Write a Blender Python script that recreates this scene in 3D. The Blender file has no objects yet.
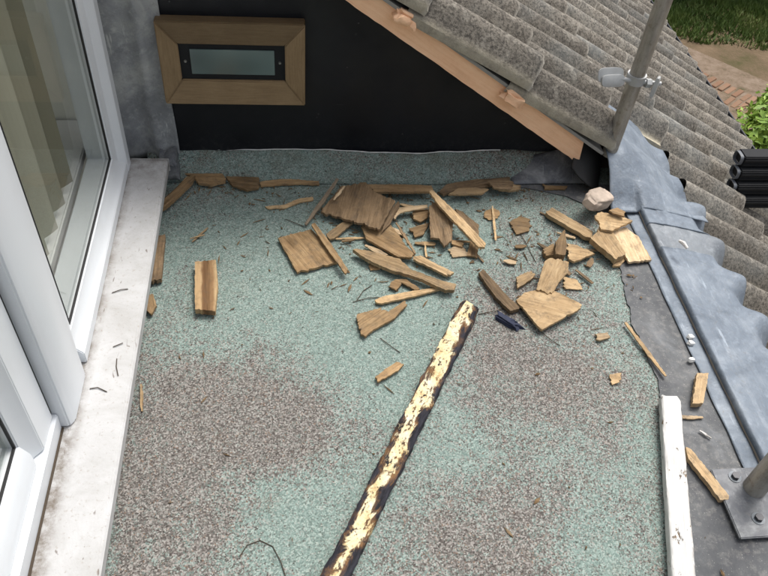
import bpy, bmesh, math, random
from mathutils import Vector, Matrix, Euler, noise as mnoise

random.seed(7)
scene = bpy.context.scene
COL = scene.collection

# ------------------------------------------------------------------ camera
H = 1.45
cam_data = bpy.data.cameras.new('camera')
cam_data.sensor_width = 36.0
cam_data.lens = 758.0 / 768.0 * 36.0
cam_data.clip_start = 0.02
cam_data.clip_end = 2000.0
cam = bpy.data.objects.new('camera', cam_data)
COL.objects.link(cam)
cam.matrix_world = Matrix(((0.992879, 0.015575, -0.118109, 0.0),
                           (-0.091950, 0.730554, -0.676636, 0.0),
                           (0.075747, 0.682678, 0.726783, H),
                           (0, 0, 0, 1)))
scene.camera = cam

# ------------------------------------------------------------------ sky, sun, exposure
SUN_EL, SUN_AZ = math.radians(64), math.radians(42)      # azimuth from +Y towards +X
world = bpy.data.worlds.new('World')
scene.world = world
world.use_nodes = True
wn = world.node_tree
bg = wn.nodes['Background']
sky = wn.nodes.new('ShaderNodeTexSky')
sky.sky_type = 'NISHITA'
sky.sun_disc = False
sky.sun_elevation = SUN_EL
sky.sun_rotation = SUN_AZ
sky.air_density = 1.0
sky.dust_density = 6.0
sky.ozone_density = 1.0
hsv = wn.nodes.new('ShaderNodeHueSaturation')            # an overcast sky: the same sky with most of its blue gone
hsv.inputs['Saturation'].default_value = 0.38
wn.links.new(sky.outputs[0], hsv.inputs['Color'])
wn.links.new(hsv.outputs[0], bg.inputs['Color'])
bg.inputs['Strength'].default_value = 0.15
sun_data = bpy.data.lights.new('sun', 'SUN')
sun_data.energy = 1.6
sun_data.angle = math.radians(20)
sun_data.color = (1.0, 0.96, 0.9)
sun = bpy.data.objects.new('sun', sun_data)
COL.objects.link(sun)
sd = Vector((math.sin(SUN_AZ) * math.cos(SUN_EL), math.cos(SUN_AZ) * math.cos(SUN_EL), math.sin(SUN_EL)))
sun.rotation_euler = sd.to_track_quat('Z', 'Y').to_euler()
sun.location = (3, 4, 8)
vs = scene.view_settings
vs.view_transform = 'Standard'
vs.look = 'None'
vs.gamma = 1.0
vs.exposure = 0.5
vs.use_curve_mapping = False


# ------------------------------------------------------------------ material helpers
class G:
    """small wrapper round a node tree"""
    def __init__(self, name, rough=0.8, metal=0.0, spec=0.5):
        self.m = bpy.data.materials.new(name)
        self.m.use_nodes = True
        self.t = self.m.node_tree
        self.b = self.t.nodes['Principled BSDF']
        self.b.inputs['Roughness'].default_value = rough
        self.b.inputs['Metallic'].default_value = metal
        self.b.inputs['Specular IOR Level'].default_value = spec
        self._tc = None

    def n(self, typ):
        return self.t.nodes.new(typ)

    def put(self, sock, v):
        if hasattr(v, 'is_linked') or hasattr(v, 'links'):
            self.t.links.new(v, sock)
        else:
            if isinstance(v, (tuple, list)) and len(v) == 3 and sock.type == 'RGBA':
                v = (*v, 1.0)
            sock.default_value = v

    def co(self, which='Object'):
        if not self._tc:
            self._tc = self.n('ShaderNodeTexCoord')
        return self._tc.outputs[which]

    def map(self, vec, scale=(1, 1, 1), rot=(0, 0, 0), loc=(0, 0, 0)):
        k = self.n('ShaderNodeMapping')
        k.inputs['Scale'].default_value = scale
        k.inputs['Rotation'].default_value = rot
        k.inputs['Location'].default_value = loc
        self.put(k.inputs['Vector'], vec)
        return k.outputs[0]

    def noise(self, vec, scale, detail=3.0, rough=0.55, dist=0.0, out=0):
        k = self.n('ShaderNodeTexNoise')
        self.put(k.inputs['Vector'], vec)
        k.inputs['Scale'].default_value = scale
        k.inputs['Detail'].default_value = detail
        k.inputs['Roughness'].default_value = rough
        k.inputs['Distortion'].default_value = dist
        return k.outputs[out]

    def voro(self, vec, scale, out='Color', feat='F1', rnd=1.0):
        k = self.n('ShaderNodeTexVoronoi')
        k.feature = feat
        self.put(k.inputs['Vector'], vec)
        k.inputs['Scale'].default_value = scale
        k.inputs['Randomness'].default_value = rnd
        return k.outputs[out]

    def ramp(self, fac, stops, interp='LINEAR'):
        k = self.n('ShaderNodeValToRGB')
        k.color_ramp.interpolation = interp
        e = k.color_ramp.elements
        while len(e) < len(stops):
            e.new(0.5)
        for el, (p, c) in zip(e, stops):
            el.position = p
            el.color = (c, c, c, 1) if not hasattr(c, '__len__') else (*c[:3], 1)
        self.put(k.inputs[0], fac)
        return k.outputs[0]

    def mix(self, fac, a, b, mode='MIX'):
        k = self.n('ShaderNodeMix')
        k.data_type = 'RGBA'
        k.blend_type = mode
        self.put(k.inputs[0], fac)
        self.put(k.inputs[6], a)
        self.put(k.inputs[7], b)
        return k.outputs[2]

    def math(self, op, a, b=0.0, c=None, clamp=False):
        k = self.n('ShaderNodeMath')
        k.operation = op
        k.use_clamp = clamp
        self.put(k.inputs[0], a)
        self.put(k.inputs[1], b)
        if c is not None:
            self.put(k.inputs[2], c)
        return k.outputs[0]

    def sep(self, vec):
        k = self.n('ShaderNodeSeparateXYZ')
        self.put(k.inputs[0], vec)
        return k.outputs

    def dist(self, vec, p):
        k = self.n('ShaderNodeVectorMath')
        k.operation = 'DISTANCE'
        self.put(k.inputs[0], vec)
        k.inputs[1].default_value = p
        return k.outputs['Value']

    def random(self):
        return self.n('ShaderNodeObjectInfo').outputs['Random']

    def shifted(self, amount=7.0):
        """object coordinates moved by a random offset for each object"""
        k = self.n('ShaderNodeVectorMath')
        k.operation = 'ADD'
        c = self.n('ShaderNodeCombineXYZ')
        r = self.math('MULTIPLY', self.random(), amount)
        for i in range(3):
            self.put(c.inputs[i], r)
        self.put(k.inputs[0], self.co())
        self.put(k.inputs[1], c.outputs[0])
        return k.outputs[0]

    def bump(self, h, strength=0.4, dist=0.002):
        k = self.n('ShaderNodeBump')
        k.inputs['Strength'].default_value = strength
        k.inputs['Distance'].default_value = dist
        self.put(k.inputs['Height'], h)
        self.put(self.b.inputs['Normal'], k.outputs[0])

    def col(self, c):
        self.put(self.b.inputs['Base Color'], c)
        return self

    def rough(self, r):
        self.put(self.b.inputs['Roughness'], r)
        return self


def plain(name, col, rough=0.7, metal=0.0, spec=0.5, var=0.12, scale=14.0):
    g = G(name, rough, metal, spec)
    f = g.noise(g.co(), scale, 5, 0.6)
    g.col(g.mix(f, tuple(c * (1 - var) for c in col), tuple(min(1, c * (1 + var)) for c in col)))
    g.bump(g.noise(g.co(), 180, 3), 0.12, 0.001)
    return g.m


M = {}


def make_materials():
    # mineral felt: green slate granules, worn to a brown grey in patches
    g = G('felt', 0.92, 0, 0.25)
    co = g.co()
    gcol = g.sep(g.voro(co, 350))
    grain = gcol[0]
    fine = g.noise(co, 620, 2, 0.6)
    v = g.math('ADD', g.math('MULTIPLY', grain, 0.72), g.math('MULTIPLY', fine, 0.34))
    green = g.ramp(v, [(0.08, (.112, .148, .132)), (0.36, (.168, .232, .210)), (0.66, (.235, .312, .284)), (0.95, (.37, .425, .39))])
    worn = g.ramp(v, [(0.10, (.044, .039, .036)), (0.34, (.104, .093, .085)), (0.62, (.184, .17, .157)), (0.95, (.38, .365, .34))])
    mask = g.noise(co, 3.0, 6, 0.62, 0.6)
    mask = g.math('ADD', mask, g.math('MULTIPLY', g.math('SUBTRACT', g.noise(co, 26, 5, 0.75), 0.5), 0.75))

    mask = g.math('ADD', mask, g.math('MULTIPLY', g.math('SUBTRACT', g.noise(co, 8, 4, 0.65), 0.5), 0.5))

    def blob(p, r, w, prev):
        d = g.dist(g.map(co, (1, 1, 0)), (*p, 0))
        k = g.math('MULTIPLY', g.math('SUBTRACT', 1.0, g.math('DIVIDE', d, r), clamp=True), w)
        return g.math('ADD', prev, k)
    for p, r, w in [((-.20, .96), .34, .50), ((-.02, .98), .26, .26), ((-.27, .62), .28, .42), ((.45, .62), .36, .24), ((.72, 1.08), .38, .28),
                    ((.55, 1.20), .30, .20), ((.30, .60), .25, .26), ((.66, 1.38), .22, .16),
                    ((.05, 1.45), .55, -.42), ((-.03, .70), .20, -.36), ((.20, 1.20), .30, -.22), ((.62, .60), .16, -.30), ((.36, .82), .13, -.16), ((.45, 1.65), .35, -.2)]:
        mask = blob(p, r, w, mask)
    mk = g.ramp(mask, [(0.30, 0.06), (0.56, 0.42), (0.86, 1.0)])
    # each granule is either still green or worn off
    mk = g.ramp(g.math('ADD', g.math('SUBTRACT', mk, gcol[1]), 0.5), [(0.30, 0.0), (0.70, 1.0)])
    c = g.mix(mk, green, worn)
    odd = g.math('MULTIPLY', g.ramp(gcol[2], [(0.95, 0.0), (0.98, 0.35)]), mk)
    c = g.mix(odd, c, (.34, .20, .12))
    # dirt thrown up towards the back edge, and fine dark specks
    y = g.sep(co)[1]
    dirt = g.math('MULTIPLY', g.math('MULTIPLY_ADD', y, 4.0, -6.5, clamp=True), g.ramp(g.noise(co, 17, 5, 0.7), [(0.42, 0.0), (0.7, 1.0)]))
    c = g.mix(g.math('MULTIPLY', dirt, 0.55), c, (.12, .085, .055))
    specks = g.ramp(g.noise(co, 75, 2, 0.5), [(0.69, 0.0), (0.74, 1.0)])
    c = g.mix(g.math('MULTIPLY', specks, 0.8), c, (.035, .03, .025))
    rust = g.ramp(g.noise(co, 9, 4, 0.6), [(0.6, 0.0), (0.75, 1.0)])
    c = g.mix(g.math('MULTIPLY', rust, 0.10), c, (.30, .17, .10))
    g.col(c)
    g.bump(v, 0.9, 0.003)
    M['felt'] = g.m

    # dark bituminous strip beside the lead
    g = G('bitumen', 0.75, 0, 0.4)
    co = g.co()
    c = g.ramp(g.noise(co, 6, 7, 0.65, 0.5), [(0.3, (.05, .053, .06)), (0.55, (.10, .105, .11)), (0.75, (.20, .21, .22))])
    c = g.mix(g.ramp(g.noise(co, 60, 4, 0.7), [(0.5, 0.0), (0.75, 0.55)]), c, (.26, .25, .235))
    c = g.mix(g.ramp(g.voro(co, 140, 'Distance'), [(0.08, 0.7), (0.16, 0.0)]), c, (.33, .32, .3))
    g.col(c)
    g.rough(g.ramp(g.noise(co, 12, 4), [(0.3, 0.5), (0.7, 0.9)]))
    g.bump(g.noise(co, 90, 5, 0.7), 0.6, 0.003)
    M['bitumen'] = g.m

    # lead
    for nm, a, b, d in (('lead', (.094, .118, .150), (.145, .176, .215), (.225, .258, .296)), ('old_lead', (.055, .06, .07), (.12, .127, .14), (.30, .31, .31)), ('patina_lead', (.19, .20, .215), (.27, .282, .295), (.44, .45, .44)), ('scuffed_lead', (.11, .125, .145), (.17, .19, .21), (.27, .29, .31))):
        g = G(nm, 0.5, 0.15, 0.5)
        co = g.co()
        c = g.ramp(g.noise(co, 7, 7, 0.66, 0.8), [(0.28, a), (0.50, b), (0.72, d)])
        c = g.mix(g.ramp(g.noise(co, 38, 5, 0.75), [(0.52, 0.0), (0.8, 0.6)]), c, tuple(min(1, x * 1.35) for x in d))
        c = g.mix(g.ramp(g.noise(g.map(co, (1, 1, 1), loc=(3, 1, 2)), 16, 5, 0.7), [(0.56, 0.0), (0.75, 0.5)]), c, tuple(x * .55 for x in a))
        c = g.mix(g.ramp(g.noise(co, 85, 5, 0.8), [(0.55, 0.0), (0.75, 0.55)]), c, (.16, .15, .135))
        scuff = g.ramp(g.noise(g.map(co, (50, 6, 6), (0, 0, .5)), 1.3, 3, 0.6), [(0.66, 0.0), (0.72, 0.5)])
        c = g.mix(scuff, c, tuple(min(1, x * 1.6) for x in d))
        g.col(c)
        g.rough(g.ramp(g.noise(co, 20, 4), [(0.3, 0.48), (0.7, 0.75)]))
        streak = g.noise(g.map(co, (40, 5, 40)), 1.5, 4, 0.7)
        g.bump(g.math('ADD', g.math('ADD', g.noise(co, 22, 4, 0.6), g.math('MULTIPLY', g.noise(co, 150, 3), 0.25)), g.math('MULTIPLY', streak, 0.4)), 0.55, 0.006)
        M[nm] = g.m

    # weathered concrete roof tile, lichen and moss paler in the pans
    g = G('roof_tile', 0.95, 0, 0.2)
    co = g.shifted(9.0)
    tone = g.random()
    base = g.mix(tone, (.135, .122, .103), (.37, .332, .275))
    c = g.mix(g.noise(co, 9, 6, 0.7), g.mix(0.5, base, (.13, .12, .106)), g.mix(0.4, base, (.38, .35, .30)))
    sp = g.ramp(g.noise(co, 125, 4, 0.75), [(0.40, 1.0), (0.56, 0.0)])
    c = g.mix(g.math('MULTIPLY', sp, 0.8), c, (.05, .046, .041))
    blot = g.ramp(g.noise(co, 30, 5, 0.75), [(0.50, 0.0), (0.66, 0.7)])
    c = g.mix(blot, c, (.085, .077, .068))
    pale = g.ramp(g.noise(co, 19, 5, 0.75), [(0.54, 0.0), (0.70, 0.75)])
    c = g.mix(pale, c, (.40, .375, .325))
    lich = g.ramp(g.voro(co, 46, 'Distance'), [(0.16, 1.0), (0.3, 0.0)])
    lich = g.math('MULTIPLY', lich, g.ramp(g.noise(co, 11, 4, 0.6), [(0.50, 0.0), (0.70, 0.5)]))
    c = g.mix(lich, c, (.42, .40, .35))
    yy = g.math('PINGPONG', g.sep(g.co())[1], 0.075)
    pan = g.math('SUBTRACT', 1.7, g.math('MULTIPLY', yy, 60.0), clamp=True)
    pan = g.math('MULTIPLY', pan, g.ramp(g.noise(co, 14, 5, 0.7), [(0.28, 0.25), (0.55, 0.95)]))
    c = g.mix(pan, c, (.45, .41, .315))
    rim = g.math('MULTIPLY_ADD', g.sep(g.co())[0], 90.0, 1.25, clamp=True)         # paler towards the nose of each tile
    rim = g.math('MULTIPLY', rim, g.ramp(g.noise(co, 40, 4, 0.7), [(0.3, 0.25), (0.6, 0.9)]))
    c = g.mix(rim, c, (.46, .43, .375))
    blu = g.ramp(g.noise(co, 4.0, 3, 0.5), [(0.5, 0.0), (0.75, 0.3)])
    c = g.mix(blu, c, (.25, .29, .30))
    g.col(c)
    g.bump(g.math('ADD', g.noise(co, 110, 5, 0.75), g.math('MULTIPLY', g.noise(co, 25, 3), 0.7)), 0.85, 0.005)
    M['roof_tile'] = g.m

    # old painted white plastic: clean and dirty
    g = G('white_plastic', 0.32, 0, 0.5)
    co = g.co()
    c = g.mix(g.ramp(g.noise(co, 5, 6, 0.7), [(0.45, 0.0), (0.8, 0.35)]), (.66, .69, .72), (.52, .53, .52))
    g.col(c)
    g.bump(g.noise(co, 40, 2), 0.04, 0.001)
    M['white_plastic'] = g.m
    g = G('dirty_sill', 0.55, 0, 0.4)
    co = g.co()
    c = g.mix(g.ramp(g.noise(co, 8, 8, 0.72, 0.5), [(0.35, 0.0), (0.70, 0.9)]), (.50, .505, .51), (.36, .355, .345))
    c = g.mix(g.ramp(g.noise(co, 110, 4, 0.7), [(0.58, 0.0), (0.72, 0.8)]), c, (.30, .26, .22))
    sx, sy, sz = g.sep(co)
    back = g.math('MULTIPLY_ADD', sx, -38.0, -16.2, clamp=True)          # grime gathers along the frame
    far = g.math('MULTIPLY_ADD', sy, 5.5, -8.9, clamp=True)
    gr = g.math('MAXIMUM', back, far)
    gr = g.math('MULTIPLY', gr, g.ramp(g.noise(co, 24, 6, 0.75), [(0.36, 0.0), (0.62, 0.95)]))
    c = g.mix(gr, c, (.13, .105, .08))
    hair = g.ramp(g.noise(g.map(co, (1, .25, 1), (0, 0, .5)), 60, 2, 0.4, 1.5), [(0.70, 0.0), (0.735, 0.75)])
    c = g.mix(hair, c, (.13, .10, .08))
    g.col(c)
    g.bump(g.noise(co, 120, 4, 0.7), 0.35, 0.0015)
    M['dirty_sill'] = g.m
    M['gasket'] = plain('gasket', (.012, .012, .013), 0.6)

    # glass: clear, thin, mirror by Fresnel
    def glass(nm, tint, rough):
        m = bpy.data.materials.new(nm)
        m.use_nodes = True
        t = m.node_tree
        t.nodes.remove(t.nodes['Principled BSDF'])
        o = t.nodes['Material Output']
        tr = t.nodes.new('ShaderNodeBsdfTransparent')
        tr.inputs[0].default_value = (*tint, 1)
        gl = t.nodes.new('ShaderNodeBsdfGlossy')
        gl.inputs['Roughness'].default_value = rough
        fr = t.nodes.new('ShaderNodeFresnel')
        fr.inputs[0].default_value = 1.5
        mx = t.nodes.new('ShaderNodeMixShader')
        ge = t.nodes.new('ShaderNodeNewGeometry')             # the rear face of the pane adds no second mirror
        inv = t.nodes.new('ShaderNodeMath')
        inv.operation = 'SUBTRACT'
        inv.inputs[0].default_value = 1.0
        t.links.new(ge.outputs['Backfacing'], inv.inputs[1])
        mu = t.nodes.new('ShaderNodeMath')
        mu.operation = 'MULTIPLY'
        t.links.new(fr.outputs[0], mu.inputs[0])
        t.links.new(inv.outputs[0], mu.inputs[1])
        t.links.new(mu.outputs[0], mx.inputs[0])
        t.links.new(tr.outputs[0], mx.inputs[1])
        t.links.new(gl.outputs[0], mx.inputs[2])
        t.links.new(mx.outputs[0], o.inputs['Surface'])
        return m
    M['glass'] = glass('window_glass', (.87, .885, .875), 0.004)
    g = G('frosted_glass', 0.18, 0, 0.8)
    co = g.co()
    c = g.ramp(g.noise(g.map(co, (1, 1, 1.3)), 5, 1, 0.3), [(0.35, (.05, .08, .082)), (0.55, (.11, .16, .158)), (0.66, (.34, .40, .37))])  # pale blotches paint blurred bright reflections into the glass colour
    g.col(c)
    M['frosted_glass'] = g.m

    # wood in several tones; local x is the grain
    def wood(nm, dark, mid, light, stain=0.4, gscale=1.0, rough=0.8):
        g = G(nm, rough, 0, 0.3)
        co = g.shifted(11.0)
        fib = g.noise(g.map(co, (4.0 * gscale, 95 * gscale, 70 * gscale)), 2.2, 6, 0.7, 0.6)
        c = g.ramp(g.math('ADD', g.math('MULTIPLY', fib, 0.6), g.math('MULTIPLY', g.noise(co, 16, 5, 0.7), 0.42)), [(0.30, dark), (0.5, mid), (0.70, light)])
        tone = g.math('MULTIPLY_ADD', g.random(), 0.7, 0.66)
        bc = g.n('ShaderNodeVectorMath')
        bc.operation = 'SCALE'
        g.put(bc.inputs[0], c)
        g.put(bc.inputs['Scale'], tone)
        c = bc.outputs[0]
        st = g.ramp(g.noise(g.map(co, (7, 30, 16)), 1.4, 5, 0.7, 0.4), [(0.50, 0.0), (0.70, stain)])
        c = g.mix(st, c, tuple(x * .38 for x in dark))
        dirt = g.ramp(g.noise(co, 42, 6, 0.78), [(0.50, 0.0), (0.70, 0.65)]) if nm not in ('vent_wood', 'barge') else 0.05
        c = g.mix(dirt, c, (.10, .08, .06))
        g.col(c)
        g.bump(fib, 0.7, 0.003)
        M[nm] = g.m
    wood('light', (.25, .16, .077), (.42, .292, .158), (.58, .435, .26), 0.42)
    wood('pale', (.34, .24, .14), (.50, .37, .225), (.64, .50, .34), 0.35)
    wood('tan', (.42, .28, .15), (.52, .37, .21), (.60, .45, .28), 0.15)
    wood('mid', (.14, .084, .038), (.265, .172, .086), (.41, .29, .16), 0.6)
    wood('brown', (.10, .064, .034), (.19, .128, .072), (.31, .22, .13), 0.75)
    wood('grey', (.12, .09, .06), (.23, .18, .125), (.36, .29, .21), 0.4)
    wood('vent_wood', (.150, .098, .050), (.205, .14, .075), (.255, .18, .10), 0.05, 1.8, 0.5)
    wood('barge', (.66, .37, .215), (.76, .47, .29), (.82, .55, .36), 0.08, 0.4, 0.85)
    wood('white', (.6, .58, .55), (.72, .7, .67), (.8, .79, .77), 0.05)
    g = G('stripe', 0.8, 0, 0.3)
    co = g.co()
    k = g.math('ADD', g.sep(co)[1], g.math('MULTIPLY', g.math('SUBTRACT', g.noise(g.map(co, (6, 30, 30)), 2, 4), 0.5), 0.022))
    c = g.ramp(g.math('MULTIPLY_ADD', k, 17.0, 0.5), [(0.20, (.42, .285, .15)), (0.31, (.17, .09, .04)), (0.45, (.13, .07, .03)), (0.72, (.27, .16, .075)), (0.84, (.45, .32, .175))])
    g.col(g.mix(g.ramp(g.noise(co, 60, 4), [(.5, 0.0), (.75, .5)]), c, (.12, .08, .05)))
    g.bump(g.noise(g.map(co, (6, 90, 60)), 2, 5), 0.6, 0.003)
    M['stripe'] = g.m

    # tar-black batten with a run of flaking cream paint along it; local x runs along the batten
    g = G('charred', 0.85, 0, 0.25)
    co = g.co()
    sx, sy, sz = g.sep(co)
    run = g.noise(g.map(co, (5, 14, 14)), 2.0, 6, 0.68, 0.7)
    edge = g.math('ABSOLUTE', g.math('ADD', sy, g.math('MULTIPLY', g.math('SUBTRACT', g.noise(g.map(co, (4, 0, 0)), 2.4, 2), 0.44), 0.06)))
    f = g.math('SUBTRACT', g.math('ADD', run, 0.175), g.math('MULTIPLY', edge, 12.5))
    flake = g.ramp(f, [(0.465, 0.0), (0.51, 1.0)])
    fringe = g.ramp(f, [(0.36, 0.0), (0.46, 0.85)])
    holes = g.ramp(g.noise(g.map(co, (1, 1.6, 1.6)), 65, 5, 0.75), [(0.55, 0.0), (0.60, 1.0)])
    flake = g.math('MULTIPLY', flake, g.math('SUBTRACT', 1.0, holes, clamp=True))
    cream = g.ramp(g.noise(co, 30, 5, 0.7), [(0.32, (.46, .30, .13)), (0.44, (.68, .55, .32)), (0.64, (.78, .70, .52))])
    tar = g.ramp(g.noise(g.map(co, (10, 60, 60)), 2, 5, 0.7), [(0.4, (.012, .012, .016)), (0.62, (.032, .032, .042)), (0.82, (.12, .085, .055))])
    rustw = g.ramp(g.noise(co, 13, 4, 0.6), [(0.58, 0.0), (0.70, 0.5)])
    tar = g.mix(rustw, tar, (.19, .10, .045))
    tar = g.mix(g.math('MULTIPLY', fringe, g.ramp(g.noise(co, 34, 4, .7), [(.42, 0.0), (.6, 1.0)])), tar, (.24, .125, .05))
    g.col(g.mix(flake, tar, cream))
    g.bump(g.math('ADD', g.math('MULTIPLY', flake, 0.8), g.noise(g.map(co, (10, 60, 60)), 2, 5, 0.7)), 0.9, 0.003)
    M['charred'] = g.m
    g = G('flaking_white', 0.6, 0, 0.4)
    co = g.co()
    f = g.ramp(g.noise(g.map(co, (9, 20, 20)), 2.6, 6, 0.72), [(0.615, 0.0), (0.635, 1.0)])
    side = g.math('MULTIPLY_ADD', g.sep(co)[1], 60.0, -1.1, clamp=True)
    f = g.math('MAXIMUM', f, g.math('MULTIPLY', side, g.ramp(g.noise(co, 45, 4, .7), [(0.44, 0.0), (0.5, 1.0)])))
    paint = g.mix(g.ramp(g.noise(co, 18, 6, .7), [(.4, 0.0), (.8, .7)]), (.60, .60, .585), (.42, .41, .385))
    bare = g.ramp(g.noise(g.map(co, (4, 60, 60)), 2.5, 5), [(0.35, (.10, .07, .045)), (0.65, (.33, .23, .13))])
    g.col(g.mix(f, paint, bare))
    g.bump(g.math('ADD', g.math('SUBTRACT', 1.0, f), g.noise(g.map(co, (3, 130, 60)), 2, 3, .6)), 0.9, 0.003)
    M['flaking_white'] = g.m

    # black cheek cladding with dust and scratches
    g = G('black_panel', 0.5, 0, 0.3)
    co = g.co()
    c = g.mix(g.ramp(g.noise(co, 5, 7, 0.7), [(0.4, 0.0), (0.85, 0.5)]), (.006, .007, .010), (.016, .018, .024))
    dust = g.ramp(g.voro(g.map(co, (1, 1, .8)), 26, 'Distance'), [(0.05, 1.0), (0.085, 0.0)])
    dust = g.math('MULTIPLY', dust, g.ramp(g.noise(co, 11, 2), [(0.62, 0.0), (0.70, 0.5)]))
    scr = g.ramp(g.noise(g.map(co, (6, 1, 60), (0, .3, 0)), 1.6, 4, 0.6), [(0.68, 0.0), (0.75, 0.5)])
    low = g.math('MULTIPLY', g.math('SUBTRACT', 0.6, g.math('MULTIPLY', g.sep(co)[2], 4.5), clamp=True), g.ramp(g.noise(co, 60, 5, .7), [(.5, 0.0), (.75, .9)]))
    c = g.mix(g.math('MULTIPLY', g.math('MAXIMUM', dust, g.math('MAXIMUM', scr, low)), 0.35), c, (.17, .17, .17))
    g.col(c)
    g.rough(g.ramp(g.noise(co, 9, 5), [(0.3, 0.38), (0.7, 0.65)]))
    g.bump(g.noise(co, 14, 3), 0.25, 0.006)
    M['black_panel'] = g.m

    g = G('scaffold_steel', 0.55, 0.55, 0.5)
    co = g.co()
    c = g.ramp(g.noise(g.map(co, (1, 1, .25)), 28, 6, 0.7), [(0.3, (.22, .205, .18)), (0.55, (.40, .38, .34)), (0.8, (.56, .54, .50))])
    c = g.mix(g.ramp(g.noise(co, 50, 4, .7), [(.55, 0.0), (.75, .7)]), c, (.16, .12, .08))
    g.col(c)
    g.bump(g.noise(co, 90, 4), 0.3, 0.002)
    M['scaffold_steel'] = g.m
    M['galvanised'] = plain('galvanised', (.40, .41, .41), 0.5, 0.3, 0.5, 0.25, 30)
    M['plate_steel'] = plain('plate_steel', (.115, .135, .16), 0.6, 0.25, 0.5, 0.3, 20)
    M['bolt_steel'] = plain('bolt_steel', (.07, .07, .075), 0.5, 0.6)
    M['black_plastic'] = plain('black_plastic', (.012, .013, .015), 0.7, 0, 0.25, 0.3, 40)
    M['grey_rim'] = plain('grey_rim', (.10, .11, .125), 0.5, 0, 0.5, 0.3, 60)
    M['underlay'] = plain('underlay', (.022, .022, .022), 0.7, 0, 0.4, 0.4, 30)
    M['undercloak'] = plain('undercloak', (.27, .265, .245), 0.95, 0, 0.2, 0.35, 30)
    M['gutter'] = plain('gutter', (.035, .038, .045), 0.4, 0, 0.5, 0.3, 30)
    M['render'] = plain('render', (.45, .42, .37), 0.95, 0, 0.2, 0.2, 6)
    M['stone'] = plain('stone', (.47, .39, .32), 0.95, 0, 0.2, 0.4, 60)
    M['crumb'] = plain('crumb', (.75, .75, .73), 0.9)
    M['blue_cloth'] = plain('blue_cloth', (.022, .028, .055), 0.7, 0, 0.3, 0.6, 50)
    M['twig'] = plain('twig', (.06, .045, .03), 0.9)
    M['room'] = plain('room', (.78, .78, .72), 0.9)
    M['inner_sill'] = plain('inner_sill', (.7, .7, .68), 0.6)
    g = G('blind', 0.85, 0, 0.2)
    cb = g.mix(g.random(), (.68, .655, .56), (.82, .79, .69))
    g.col(cb)
    tl = g.n('ShaderNodeBsdfTranslucent')
    g.put(tl.inputs[0], cb)
    ms = g.n('ShaderNodeMixShader')
    ms.inputs[0].default_value = 0.45
    g.t.links.new(g.b.outputs[0], ms.inputs[1])
    g.t.links.new(tl.outputs[0], ms.inputs[2])
    g.t.links.new(ms.outputs[0], g.t.nodes['Material Output'].inputs['Surface'])
    M['blind'] = g.m
    g = G('screw', 0.4, 0.8)
    g.col((.25, .25, .24))
    M['screw'] = g.m

    # garden
    g = G('soil', 0.95, 0, 0.1)
    co = g.co()
    c = g.ramp(g.noise(co, 1.6, 8, 0.7), [(0.3, (.055, .06, .022)), (0.5, (.13, .095, .06)), (0.75, (.21, .15, .10))])
    g.col(c)
    g.bump(g.noise(co, 30, 5), 0.6, 0.02)
    M['soil'] = g.m
    g = G('sand_paving', 0.95, 0, 0.1)
    co = g.co()
    g.col(g.ramp(g.noise(co, 5, 8, 0.72), [(0.3, (.07, .07, .035)), (0.45, (.16, .12, .085)), (0.6, (.22, .17, .13)), (0.75, (.27, .215, .17))]))
    g.bump(g.noise(co, 60, 5), 0.6, 0.01)
    M['sand_paving'] = g.m
    g = G('brick', 0.9, 0, 0.2)
    co = g.shifted(5)
    c = g.mix(g.random(), (.19, .10, .062), (.27, .16, .105))
    g.col(g.mix(g.ramp(g.noise(co, 14, 5, .7), [(.4, 0.0), (.7, .7)]), c, (.20, .15, .10)))
    g.bump(g.noise(co, 60, 4), 0.5, 0.004)
    M['brick'] = g.m

    def leaf(nm, a, b, c_, scale):
        g = G(nm, 0.55, 0, 0.4)
        co = g.co()
        g.col(g.ramp(g.noise(co, scale, 4, 0.75), [(0.3, a), (0.52, b), (0.74, c_)]))
        g.b.inputs['Transmission Weight'].default_value = 0.0
        g.b.inputs['Subsurface Weight'].default_value = 0.0
        M[nm] = g.m
    leaf('leaf_bright', (.075, .15, .016), (.18, .30, .032), (.38, .47, .08), 9)
    leaf('leaf_dark', (.014, .03, .008), (.03, .055, .014), (.06, .09, .025), 5)
    leaf('grass_blade', (.034, .07, .013), (.085, .135, .026), (.18, .20, .06), 1.3)
    M['bark'] = plain('bark', (.08, .06, .045), 0.95)


make_materials()


# ------------------------------------------------------------------ object helpers
def wloc(o):
    v = Vector(o.location)
    while o.parent:
        o = o.parent
        v += Vector(o.location)
    return v


def link(name, me, mat, parent=None, world_coords=True):
    o = bpy.data.objects.new(name, me)
    COL.objects.link(o)
    if mat and not me.materials:
        me.materials.append(M[mat])
    if parent:
        o.parent = parent
        if world_coords:
            o.location = -wloc(parent)
    return o


def tag(o, label=None, cat=None, group=None, kind=None):
    if label:
        o['label'] = label
    if cat:
        o['category'] = cat
    if group:
        o['group'] = group
    if kind:
        o['kind'] = kind
    return o


def empty(name, loc, label, cat, group=None):
    e = bpy.data.objects.new(name, None)
    COL.objects.link(e)
    e.location = loc
    e.empty_display_size = 0.05
    return tag(e, label, cat, group)


def from_bm(name, bm, mat, parent=None, smooth=False, bevel=0.0, world_coords=True):
    bmesh.ops.recalc_face_normals(bm, faces=bm.faces)
    if bevel:
        bmesh.ops.bevel(bm, geom=[e for e in bm.edges if len(e.link_faces) == 2 and e.calc_face_angle(0) > 0.4],
                        offset=bevel, segments=2, affect='EDGES', clamp_overlap=True)
    me = bpy.data.meshes.new(name)
    bm.to_mesh(me)
    bm.free()
    if smooth:
        for p in me.polygons:
            p.use_smooth = True
        me.set_sharp_from_angle(angle=math.radians(38))
    return link(name, me, mat, parent, world_coords)


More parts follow.
